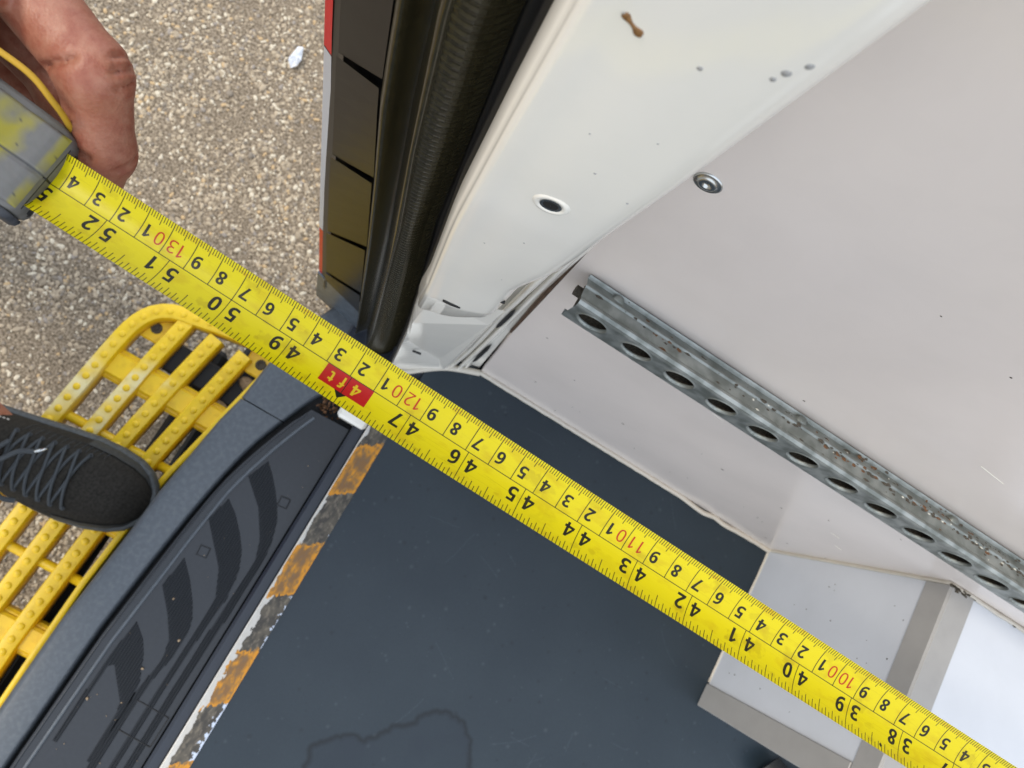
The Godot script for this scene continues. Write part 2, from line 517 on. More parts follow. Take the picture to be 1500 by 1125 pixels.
func tape_measure() -> void:
	var t := thing("tape_measure", "yellow steel tape measure pulled out of its scuffed grey case, blade across the doorway", "tape measure", on_tape(-0.24, -0.004, 0))
	var spans := [[134.7, 114.0], [114.0, 93.3], [93.3, 47.0], [47.0, 0.0]]
	var blade_root: MeshInstance3D
	for i in spans.size():
		var a: float = spans[i][0]; var b: float = spans[i][1]
		var m := StandardMaterial3D.new()
		m.albedo_texture = blade_print(a, b, 2048)
		m.roughness = 0.36
		m.metallic_specular = 0.35
		m.cull_mode = BaseMaterial3D.CULL_DISABLED
		var st := start(false)
		var rows := 14
		var cols := 20
		var half := deg_to_rad(37.0)         # 25 mm of arc
		var rad := 0.0125 / half
		for c in cols:
			for r in rows:
				var q := []
				for k in [[0, 0], [1, 0], [1, 1], [0, 1]]:
					var fu := float(c + k[0]) / cols
					var fv := float(r + k[1]) / rows
					var ang := lerpf(-half, half, fv)
					q.append([on_tape((114.0 - lerpf(a, b, fu)) / 100.0, rad * (1.0 - cos(ang)), rad * sin(ang)) - t.position, Vector2(fu, fv)])
				for k in [0, 1, 2, 0, 2, 3]:
					st.set_uv(q[k][1])
					st.add_vertex(q[k][0])
		var o := obj("blade", done(st), m, t if blade_root == null else blade_root, "printed length of yellow blade" if i == 0 else "")
		if blade_root == null: blade_root = o
	# hook at the far end
	var hk := start()
	var tf := Transform3D(Basis(TAPE_S, TAPE_U, TAPE_W), on_tape(1.14, 0, 0) - t.position)
	box(hk, Vector3(-0.02, -0.0012, -0.009), Vector3(0.001, -0.0002, 0.009), 0.0003, tf)
	box(hk, Vector3(0.0, -0.014, -0.009), Vector3(0.0012, -0.0002, 0.009), 0.0003, tf)
	obj("hook", done(hk), M.steel, t)
	# the case: a rounded profile in the plane of s and u, 36 mm thick
	var prof := PackedVector2Array([Vector2(-0.2035, 0.0045), Vector2(-0.2075, 0.0085), Vector2(-0.217, 0.0125), Vector2(-0.228, 0.018), Vector2(-0.238, 0.0265), Vector2(-0.25, 0.04), Vector2(-0.264, 0.048), Vector2(-0.278, 0.046), Vector2(-0.288, 0.036), Vector2(-0.29, 0.02), Vector2(-0.287, 0.004), Vector2(-0.282, -0.005), Vector2(-0.212, -0.006), Vector2(-0.2045, -0.0045)])
	var sm := PackedVector2Array()
	for i in prof.size():
		for k in 3:
			sm.append(prof[i].cubic_interpolate(prof[(i + 1) % prof.size()], prof[i - 1], prof[(i + 2) % prof.size()], k / 3.0))
	var mid := Vector2(-0.247, 0.02)
	var shell := func(w0: float, w1: float, shrink: float, edge0: float, edge1: float) -> ArrayMesh:
		var st := start(false)
		var rings := []
		for e in [[w0, edge0], [w0 + edge0 * 0.35, edge0 * 0.3], [w0 + edge0, 0.0], [w1 - edge1, 0.0], [w1 - edge1 * 0.35, edge1 * 0.3], [w1, edge1]]:
			var ring := PackedVector3Array()
			for p in sm:
				var d: Vector2 = (p - mid).normalized()
				var q: Vector2 = p - d * (shrink + e[1])
				ring.append(on_tape(q.x, q.y, e[0]) - t.position)
			rings.append(ring)
		loft(st, rings, true, true)
		return done(st)
	obj("case_half", shell.call(-0.0185, -0.0003, 0.0, 0.0045, 0.0003), M.case_grey, t, "grey half of case nearer the fingers")
	obj("case_half", shell.call(0.0003, 0.0165, 0.0, 0.0003, 0.003), M.case_grey, t, "grey half of case with dark rubber edge")
	obj("case_seam", shell.call(-0.0003, 0.0003, 0.0004, 0.0001, 0.0001), M.black, t)
	obj("rubber_edge", shell.call(0.0163, 0.0195, 0.0012, 0.0004, 0.0022), M.case_rubber, t)
	# what shows of the case top: yellow label, worn lip, button, white corner
	var skin := func(s0: float, s1: float, w0: float, w1: float, lift: float, wobble: float) -> ArrayMesh:
		var st := start(false)
		var cols := 14
		var rows := 10
		var nz := FastNoiseLite.new(); nz.seed = 8; nz.frequency = 260.0
		var grid := []
		for c in cols + 1:
			var line := PackedVector3Array()
			for r in rows + 1:
				var s := lerpf(s0, s1, float(c) / cols)
				var w := lerpf(w0, w1, float(r) / rows)
				var edge := minf(minf(c, cols - c), minf(r, rows - r))
				if edge == 0: 
					s += nz.get_noise_2d(s, w) * wobble
					w += nz.get_noise_2d(w + 3.0, s) * wobble
				var u := table([-0.264, -0.25, -0.238, -0.228, -0.217, -0.2075, -0.2035], [0.048, 0.04, 0.0265, 0.018, 0.0125, 0.0085, 0.0045], s)
				line.append(on_tape(s, u + lift - (lift + 0.0003 if edge == 0 else 0.0), w) - t.position)
			grid.append(line)
		loft(st, grid, false, false)
		return done(st)
	var cover := start(false)
	var wear := FastNoiseLite.new(); wear.seed = 18; wear.frequency = 90.0; wear.fractal_octaves = 4
	var us := [0.048, 0.04, 0.0265, 0.018, 0.0126, 0.0096, 0.0066]
	var ss := [-0.264, -0.25, -0.238, -0.228, -0.217, -0.2075, -0.2035]
	var cn := 66
	var rn := 44
	var cp := func(i: int, j: int) -> Vector3:
		var sv := lerpf(-0.262, -0.2037, float(i) / cn)
		var wv := lerpf(-0.0158, 0.0142, float(j) / rn)
		var edge: float = 0.0012 if (i == 0 or j == 0 or i == cn or j == rn) else 0.0
		if absf(wv - 0.0) < 0.0006: edge += 0.0005
		return on_tape(sv, table(ss, us, sv) + 0.0007 - edge, wv) - t.position
	var cc := func(i: int, j: int) -> Color:
		var sv := lerpf(-0.262, -0.2037, float(i) / cn)
		var wv := lerpf(-0.0158, 0.0142, float(j) / rn)
		var n := wear.get_noise_2d(sv, wv * 0.8)
		var fine := wear.get_noise_2d(sv * 4.0 + 9.0, wv * 4.0)
		var grey := Color(0.112, 0.109, 0.102) * (1.0 + 0.12 * fine)
		# what is left of the yellow print: a band across the middle, and the lip
		var d := maxf(absf(sv + 0.2225) / 0.0095, absf(wv - 0.001) / 0.0150)
		var y := clampf((1.12 - d + n * 0.5) * 1.6, 0.0, 1.0)
		var lip := clampf((sv + 0.2062) / 0.0010, 0.0, 1.0) * clampf(0.8 + n * 1.5, 0.1, 1.0)
		var c := grey.lerp(Color(0.23, 0.20, 0.006), maxf(y * 0.95, lip * 0.8))
		if fine > 0.52 and n > 0.08: c = c.lerp(Color(0.03, 0.03, 0.025), 0.85)
		if absf(wv) < 0.0004: c = Color(0.02, 0.02, 0.02)
		return c
	for i in cn:
		for j in rn:
			for k in [[0, 0], [1, 0], [1, 1], [0, 0], [1, 1], [0, 1]]:
				cover.set_color(cc.call(i + k[0], j + k[1]))
				cover.add_vertex(cp.call(i + k[0], j + k[1]))
	obj("worn_top_cover", done(cover), M.case_print, t, "grey case top with worn yellow print and dark seam")
	obj("corner_guard", skin.call(-0.262, -0.2285, -0.0186, -0.0135, 0.0018, 0.001), M.case_white, t, "scuffed white corner guard")
	var bt := start()
	box(bt, Vector3(-0.008, 0, -0.006), Vector3(0.008, 0.003, 0.006), 0.001, Transform3D(Basis(Vector3(TAPE_S * 0.72 - TAPE_U * 0.7).normalized(), Vector3(TAPE_S * 0.7 + TAPE_U * 0.72).normalized(), TAPE_W), on_tape(-0.243, 0.031, -0.004) - t.position))
	obj("lock_button", done(bt), M.black, t)
	var mo := start()
	box(mo, Vector3(-0.2075, -0.0042, -0.0138), Vector3(-0.2034, 0.0046, 0.0138), 0.0006, Transform3D(Basis(TAPE_S, TAPE_U, TAPE_W), on_tape(0, 0, 0) - t.position))
	obj("blade_mouth", done(mo), M.black, t)
	# wrist strap: a thin yellow loop beside the fingers
	var sp := start(false)
	var loop := smooth_line(PackedVector3Array([Vector3(-0.26, 0.548, -0.05), Vector3(-0.2, 0.558, -0.062), Vector3(-0.168, 0.557, -0.0645), Vector3(-0.1516, 0.5544, -0.0645), Vector3(-0.1419, 0.5525, -0.0637), Vector3(-0.1355, 0.5475, -0.0615), Vector3(-0.1330, 0.538, -0.0605), Vector3(-0.1335, 0.522, -0.0590), Vector3(-0.138, 0.508, -0.056)]), 6)
	for i in loop.size(): loop[i] -= t.position
	tube(sp, loop, 0.0011, 8, 1.0)
	obj("wrist_strap", done(sp), M.cord, t, "thin yellow wrist strap loop")

# ---------------------------------------------------------------- the ground
func ground() -> void:
	var st := start(false)
	var cuts := [-400.0, -60.0, -8.0, -2.0, 2.0, 8.0, 60.0, 400.0]
	for i in cuts.size() - 1:
		for k in cuts.size() - 1:
			quad(st, Vector3(cuts[i], GROUND, cuts[k]), Vector3(cuts[i + 1], GROUND, cuts[k]), Vector3(cuts[i + 1], GROUND, cuts[k + 1]), Vector3(cuts[i], GROUND, cuts[k + 1]))
	var g := obj("ground", done(st), M.binder, self)
	g.set_meta("kind", "structure")
	g.set_meta("label", "worn asphalt ground with exposed pale gravel chips behind the van")
	# exposed gravel
	var ico := SphereMesh.new()
	ico.radius = 0.5; ico.height = 1.0; ico.radial_segments = 8; ico.rings = 4
	var mm := MultiMesh.new()
	mm.transform_format = MultiMesh.TRANSFORM_3D
	mm.use_colors = true
	mm.mesh = ico
	var spots := []
	rng.seed = 99
	var nz := FastNoiseLite.new(); nz.seed = 3; nz.frequency = 6.0
	while spots.size() < 100000:
		var x := rng.randf_range(-1.5, 0.12)
		var z := rng.randf_range(-1.7, 1.3)
		var keep := 1.0 if x > -0.95 and z > -1.15 and z < 0.75 else 0.42
		if rng.randf() > keep * (0.8 + nz.get_noise_2d(x, z)): continue
		spots.append(Vector2(x, z))
	mm.instance_count = spots.size()
	for i in spots.size():
		var size := 0.0034 + 0.0054 * pow(rng.randf(), 2.0)
		if rng.randf() < 0.03: size *= 1.5
		var b := Basis(Vector3.UP, rng.randf() * TAU) * Basis(Vector3.RIGHT, rng.randfn(0, 0.25))
		b = b * Basis.from_scale(Vector3(size * rng.randf_range(0.8, 1.4), size * rng.randf_range(0.45, 0.75), size * rng.randf_range(0.65, 1.0)))
		mm.set_instance_transform(i, Transform3D(b, Vector3(spots[i].x, GROUND + size * rng.randf_range(-0.12, 0.1), spots[i].y)))
		var v := rng.randf_range(0.26, 0.40)
		var c := Color(v * 1.08, v * 0.88, v * 0.63)
		var kind := rng.randf()
		if kind < 0.14: c = Color(0.54, 0.475, 0.365)
		elif kind < 0.2: c = Color(0.45, 0.32, 0.18)
		elif kind < 0.26: c = Color(0.27, 0.235, 0.20)
		elif kind < 0.36: c = Color(0.22, 0.185, 0.145)
		mm.set_instance_color(i, c)
	var mi := MultiMeshInstance3D.new()
	mi.name = "gravel"
	mi.multimesh = mm
	mi.material_override = M.pebble
	mi.set_meta("kind", "stuff")
	mi.set_meta("label", "pale rounded gravel chips set in the worn asphalt")
	mi.set_meta("category", "gravel")
	add_child(mi, true)
	# a scrap of white paper
	var p := start()
	rng.seed = 5
	var rim := []
	for k in 9:
		rim.append(Vector3(cos(TAU * k / 9) * 0.011 * rng.randf_range(0.7, 1.25), rng.randf_range(0.001, 0.012), sin(TAU * k / 9) * 0.02 * rng.randf_range(0.7, 1.2)))
	for k in 9:
		var a: Vector3 = rim[k]; var b: Vector3 = rim[(k + 1) % 9]
		var m := (a + b) * 0.28 + Vector3(0, rng.randf_range(0.006, 0.016), 0)
		tri_from(p, a, b, m, Vector3(0, -1, 0)); tri_from(p, a, m, Vector3(0, 0.011, 0), Vector3(0, -1, 0)); tri_from(p, m, b, Vector3(0, 0.011, 0), Vector3(0, -1, 0))
	var lit := obj("paper_scrap", done(p), M.litter, self)
	lit.position = Vector3(-0.393, GROUND + 0.001, -0.588)
	lit.set_meta("label", "crumpled white paper scrap lying on the gravel left of the door frame")
	lit.set_meta("category", "litter")

# ---------------------------------------------------------------- the step
func mirrored(z: float) -> float: return minf(z, 1.32 - z)

func step_bar(st: SurfaceTool, path: PackedVector3Array, width: float, depth: float, domes: bool) -> void:
	var rings := []
	for i in path.size():
		var d := (path[mini(i + 1, path.size() - 1)] - path[maxi(i - 1, 0)]).normalized()
		var s := Vector3(-d.z, 0, d.x)
		var ring := PackedVector3Array()
		for q in [[-0.62, -1.0], [-0.6, -0.35], [-0.52, -0.08], [-0.475, -0.01], [-0.45, 0.0], [0.45, 0.0], [0.475, -0.01], [0.52, -0.08], [0.6, -0.35], [0.62, -1.0]]:
			ring.append(path[i] + s * q[0] * width + Vector3(0, q[1] * depth, 0))
		rings.append(ring)
	# feet have worn the crown of the outer bars pale, in patches with a grain of their own
	var wear := FastNoiseLite.new(); wear.seed = 27; wear.frequency = 60.0; wear.fractal_octaves = 3
	var shade := func(p: Vector3) -> Color:
		var q := p + Vector3(-0.22, 0, 0.66)
		var d := minf(Vector2(q.x + 0.298, q.z - 0.055).length() / 0.05, minf(Vector2((q.x + 0.247) * 1.6, q.z - 0.035).length() / 0.05, Vector2((q.x + 0.25) * 2.0, q.z - 0.08).length() / 0.04))
		var f := clampf((1.0 - d + wear.get_noise_3d(q.x, q.y, q.z) * 1.1) * 1.3, 0.0, 1.0) if p.y > -0.0 + 0.028 else 0.0
		return Color(0.80, 0.53, 0.010).lerp(Color(0.80, 0.71, 0.40), f * 0.85)
	for r in rings.size() - 1:
		var a: PackedVector3Array = rings[r]; var b: PackedVector3Array = rings[r + 1]
		for k in a.size():
			var m := (k + 1) % a.size()
			for v in [a[k], b[k], b[m], a[k], b[m], a[m]]:
				st.set_color(shade.call(v)); st.add_vertex(v)
	for e in [rings[0], rings[-1]]:
		for k in range(1, e.size() - 1): tri_from(st, e[0], e[k], e[k + 1], path[path.size() / 2])
	st.set_color(Color(0.80, 0.53, 0.010))
	if domes:
		var left := 0.012
		for i in path.size() - 1:
			var len_ := path[i].distance_to(path[i + 1])
			while left <= len_:
				var c := path[i].lerp(path[i + 1], left / len_)
				lathe(st, PackedVector2Array([Vector2(0.0048, -0.0004), Vector2(0.0040, 0.0008), Vector2(0.0028, 0.0015), Vector2(0.0014, 0.0019), Vector2(0.0001, 0.0020)]), Transform3D(Basis.IDENTITY, c), 10)
				left += 0.0165
			left -= len_

func rear_step() -> void:
	var t := thing("rear_step", "yellow moulded grating step with raised studs behind the van bumper", "step", Vector3(-0.22, STEP - 0.03, 0.66))
	var o := t.position
	var Z := [-0.085, -0.057, -0.016, 0.023, 0.07, 0.13, 0.2, 0.27, 0.34, 0.66]
	var bars := [
		[[-0.02, 0.0, 0.068, 0.13, 0.2, 0.34], [-0.2885, -0.290, -0.296, -0.3005, -0.305, -0.310]],
		[[-0.085, -0.057, -0.016, 0.064, 0.198, 0.34], [-0.232, -0.236, -0.242, -0.250, -0.263, -0.270]],
		[[-0.085, -0.067, 0.011, 0.077, 0.195, 0.34], [-0.191, -0.194, -0.206, -0.215, -0.223, -0.231]],
		[[-0.085, -0.077, -0.022, 0.086, 0.192, 0.34], [-0.150, -0.151, -0.160, -0.175, -0.183, -0.191]],
		[[-0.085, -0.02, 0.1, 0.25, 0.34], [-0.113, -0.1255, -0.1475, -0.158, -0.1595]]]
	for i in bars.size():
		var path := PackedVector3Array()
		var zs := []
		for k in 64: zs.append(lerpf(-0.083, 1.403, k / 63.0))
		if i == 0:
			# the outer frame turns the corner at both ends
			var near := [Vector2(-0.115, -0.112), Vector2(-0.16, -0.104), Vector2(-0.2, -0.0965), Vector2(-0.235, -0.0885), Vector2(-0.255, -0.083), Vector2(-0.272, -0.07), Vector2(-0.2825, -0.05), Vector2(-0.2875, -0.025)]
			var flat := PackedVector2Array(near)
			for z in zs:
				if z > 0.0 and z < 1.32: flat.append(Vector2(table(bars[0][0], bars[0][1], mirrored(z)), z))
			for k in near.size(): flat.append(Vector2(near[-1 - k].x, 1.32 - near[-1 - k].y))
			for q in flat: path.append(Vector3(q.x, STEP, q.y) - o)
		else:
			for z in zs: path.append(Vector3(table(bars[i][0], bars[i][1], mirrored(z)), STEP - (0.0012 if i < 4 else -0.008), z) - o)
		var st := start(false)
		step_bar(st, smooth_line(path, 2), 0.0185 if i < 4 else 0.0075, 0.024 if i < 4 else 0.03, i < 4)
		var called := "outer_frame" if i == 0 else ("tread_bar" if i < 4 else "inner_frame")
		obj(called, done(st), M.yellow_worn, t)
	# cross pieces, wide flat ones and thin round ones in turn
	for k in 17:
		var z := 0.0085 + 0.0815 * k
		if z > 1.33: break
		var wide := k % 2 == 0
		var st := start(false)
		var x0 := table(bars[0][0], bars[0][1], mirrored(z))
		var x1: float = table(bars[4][0], bars[4][1], mirrored(z))
		if wide:
			var c := start()
			box(c, Vector3(x0, STEP - 0.024, z - 0.0155) - o, Vector3(x1, STEP - 0.0075, z + 0.0155) - o, 0.003)
			box(c, Vector3(x0, STEP - 0.03, z - 0.021) - o, Vector3(x1, STEP - 0.0135, z + 0.021) - o, 0.003)
			obj("cross_plate", done(c), M.yellow, t)
		else:
			tube(st, PackedVector3Array([Vector3(x0, STEP - 0.014, z) - o, Vector3(x1, STEP - 0.014, z) - o]), 0.0062, 10)
			obj("cross_rod", done(st), M.yellow, t)
	# fixing ears with screws in the corners
	for e in [[Vector3(-0.262, STEP - 0.022, -0.056), 1.0], [Vector3(-0.128, STEP - 0.02, -0.083), 1.0]]:
		var st := start()
		box(st, e[0] - o - Vector3(0.02, 0.004, 0.018), e[0] - o + Vector3(0.02, 0.002, 0.018), 0.002)
		var ear := obj("fixing_ear", done(st), M.yellow, t)
		var sc := start(false)
		lathe(sc, PackedVector2Array([Vector2(0.0075, 0.001), Vector2(0.007, 0.0032), Vector2(0.004, 0.0042), Vector2(0.0035, 0.0026), Vector2(0.0001, 0.0026)]), Transform3D(Basis.IDENTITY, e[0] - o), 14)
		obj("screw", done(sc), M.grime, ear)
	# steel arms that carry it from under the van
	for z in [-0.035, 1.355]:
		var st := start()
		box(st, Vector3(-0.25, STEP - 0.062, z - 0.02) - o, Vector3(0.3, STEP - 0.031, z + 0.02) - o, 0.003)
		obj("support_arm", done(st), M.black, t)
	var tb := start()
	box(tb, Vector3(-0.194, STEP - 0.066, -0.075) - o, Vector3(-0.172, STEP - 0.038, 1.39) - o, 0.006)
	obj("support_beam", done(tb), M.black, t)
	# stones lodged under the step
	for e in [[Vector3(-0.128, STEP - 0.03, -0.052), 0.014], [Vector3(-0.143, STEP - 0.03, -0.008), 0.014]]:
		var st := start(false)
		lathe(st, PackedVector2Array([Vector2(0.001, -e[1] * 0.6), Vector2(e[1] * 0.8, -e[1] * 0.4), Vector2(e[1], 0), Vector2(e[1] * 0.7, e[1] * 0.5), Vector2(0.0005, e[1] * 0.7)]), Transform3D(Basis.from_euler(Vector3(0.4, e[1] * 90, 0.3)) * Basis.from_scale(Vector3(0.7, 0.7, 1.1)), e[0]), 10)
		var s := obj("loose_stone", done(st), M.stone, self)
		s.set_meta("label", "tan stone lodged beside the bumper seam under the yellow step" if e[0].z > -0.03 else "tan stone lodged by the corner screw of the yellow step")
		s.set_meta("category", "stone")
		s.set_meta("group", "stones lodged under the step")

# ---------------------------------------------------------------- the van
var van: Node3D

func part(called: String, mesh, m: Material, label := "") -> MeshInstance3D:
	return obj(called, mesh, m, van, label)

func floor_picture() -> ImageTexture:
	# 0.72 m square of vinyl: scuffs, specks and the tide line of dried water
	var n := 720
	var im := Image.create(n, n, false, Image.FORMAT_RGBA8)
	var a := FastNoiseLite.new(); a.seed = 2; a.frequency = 0.008; a.fractal_octaves = 5
	var base := lin(0.014, 0.0225, 0.031)
	var pale := lin(0.019, 0.029, 0.038)
	for y in n:
		for x in n:
			im.set_pixel(x, y, base.lerp(pale, clampf(0.35 + a.get_noise_2d(x, y) * 0.6 + (rng.randf() - 0.5) * 0.5, 0.0, 1.0)))
	rng.seed = 31
	for k in 1800:
		var c := Vector2(rng.randf() * n, rng.randf() * n)
		var r := 0.5 + 2.2 * pow(rng.randf(), 3.0)
		var light := rng.randf() < 0.6
		for y in range(int(c.y - r), int(c.y + r) + 1):
			for x in range(int(c.x - r), int(c.x + r) + 1):
				if x < 0 or y < 0 or x >= n or y >= n: continue
				var f := clampf(1.2 - Vector2(x, y).distance_to(c) / r, 0.0, 1.0) * 0.5
				im.set_pixel(x, y, im.get_pixel(x, y).lerp(lin(0.06, 0.07, 0.08) if light else lin(0.008, 0.011, 0.015), f))
	for k in 70:
		var c := Vector2(rng.randf() * n, rng.randf() * n)
		var d := Vector2.from_angle(rng.randf() * TAU)
		for j in rng.randi_range(12, 50):
			c += d; d = d.rotated(rng.randfn(0, 0.03))
			if c.x < 0 or c.y < 0 or c.x >= n or c.y >= n: break
			im.set_pixelv(Vector2i(c), im.get_pixelv(Vector2i(c)).lerp(lin(0.06, 0.075, 0.09), rng.randf_range(0.15, 0.4)))
	# tide line: a closed wavering curve, (x, z) in metres
	var edge := smooth_plan(plan([0.1475, 0.25, 0.1455, 0.232, 0.1688, 0.208, 0.1875, 0.2064, 0.2055, 0.1834, 0.2202, 0.1742, 0.2324, 0.1535, 0.2528, 0.146, 0.2717, 0.1497, 0.287, 0.166, 0.30, 0.19, 0.315, 0.24, 0.29, 0.30, 0.21, 0.33, 0.16, 0.30]), 24)
	var w := FastNoiseLite.new(); w.seed = 6; w.frequency = 55.0; w.fractal_octaves = 3
	var ring := PackedVector2Array()
	for p in edge:
		ring.append((p + Vector2(w.get_noise_2d(p.x, p.y), w.get_noise_2d(p.y, p.x + 9.0)) * 0.004 - Vector2(0.048, -0.18)) / 0.72 * n)
	for y in range(280, n):
		for x in range(80, 420):
			var p := Vector2(x, y)
			var q := Geometry2D.is_point_in_polygon(p, ring)
			var near := 1e9
			if true:
				for k in range(0, ring.size(), 1):
					near = minf(near, p.distance_squared_to(ring[k]))
					if near < 1.0: break
			near = sqrt(near)
			if near < 5.0:
				im.set_pixel(x, y, im.get_pixel(x, y).lerp(lin(0.003, 0.005, 0.007), clampf(1.0 - near / 4.0, 0.0, 1.0) * 0.9))
			if q:
				var blot := clampf(a.get_noise_2d(x * 2.2 + 300, y * 2.2) * 1.6 + 0.25, 0.0, 1.0)
				im.set_pixel(x, y, im.get_pixel(x, y).lerp(lin(0.012, 0.019, 0.028), 0.3 + 0.5 * blot))
	return ImageTexture.create_from_image(im)

func hazard_picture() -> ImageTexture:
	# worn yellow and black tape on white paint; 96 px across 22 mm, 1024 px along 0.464 m
	var w := 96
	var h := 1024
	var im := Image.create(w, h, false, Image.FORMAT_RGBA8)
	var a := FastNoiseLite.new(); a.seed = 14; a.frequency = 0.022; a.fractal_octaves = 4
	var b := FastNoiseLite.new(); b.seed = 17; b.frequency = 0.05; b.fractal_octaves = 4
	var white := Color(0.72, 0.71, 0.69)
	for y in h:
		var z := -0.09 + y * 0.464 / h
		for x in w:
			var fx := float(x) / w
			var n1 := a.get_noise_2d(x, y)
			var n2 := b.get_noise_2d(x + 500, y)
			var p := fposmod(z - 0.066 + (fx - 0.5) * 0.016 + n2 * 0.004 + n1 * 0.004, 0.1165)
			var orange := p < 0.058
			var c: Color
			if orange:
				c = Color(0.74, 0.50, 0.15)
				var rim := minf(minf(fx, 1.0 - fx) * 0.022, minf(p, 0.058 - p))
				c = c.lerp(Color(0.45, 0.34, 0.225), clampf((rim - 0.002) / 0.0035, 0.0, 1.0) * clampf(0.8 + n1 * 1.4, 0.0, 0.95))
				c = c.lerp(Color(0.43, 0.35, 0.27), clampf(n2 * 1.8 + 0.05, 0.0, 0.7))
			else:
				c = Color(0.33, 0.31, 0.275).lerp(Color(0.24, 0.23, 0.215), clampf(0.5 + n1 * 1.5, 0.0, 1.0))
				c = c.lerp(Color(0.5, 0.46, 0.4), clampf(n2 * 1.5 - 0.1, 0.0, 0.5))
			# bare white paint at the outer edge, more of it further along
			var bare := clampf((z - 0.02) / 0.12, 0.0, 1.0) * 0.19 + 0.04 + n1 * 0.16 + n2 * 0.07
			if orange and z < 0.19: bare -= 0.16
			if fx < bare: c = white.lerp(Color(0.66, 0.64, 0.6), clampf(0.4 + n2, 0.0, 1.0) * 0.5)
			elif not orange and 1.0 - fx < (z - 0.12) * 0.9 + n2 * 0.25 - 0.02: c = Color(0.70, 0.74, 0.80)
			im.set_pixel(x, y, c)
	return ImageTexture.create_from_image(im)

func sheet(lo: Vector2, hi: Vector2, y0: float, y1: float) -> ArrayMesh:
	# a slab whose upper face carries uv from 0 to 1
	var st := start()
	var c := [Vector3(lo.x, y1, lo.y), Vector3(hi.x, y1, lo.y), Vector3(hi.x, y1, hi.y), Vector3(lo.x, y1, hi.y)]
	var uv := [Vector2(0, 0), Vector2(1, 0), Vector2(1, 1), Vector2(0, 1)]
	for k in [0, 1, 2, 0, 2, 3]:
		st.set_uv(uv[k]); st.add_vertex(c[k])
	for k in 4:
		var n := (k + 1) % 4
		st.set_uv(Vector2.ZERO)
		var d := Vector3(0, y1 - y0, 0)
		quad_from(st, c[k], c[n], c[n] - d, c[k] - d, (c[0] + c[2]) / 2 - d)
	return done(st)

func pic_mat(tex: Texture2D, rough: float, bump: Texture2D = null) -> StandardMaterial3D:
	var m := StandardMaterial3D.new()
	m.albedo_texture = tex
	m.roughness = rough
	m.metallic_specular = 0.4
	m.cull_mode = BaseMaterial3D.CULL_DISABLED
	return m

const LONG := 1.5      # where the far side wall stands
const DEEP := 1.225    # the bulkhead in front

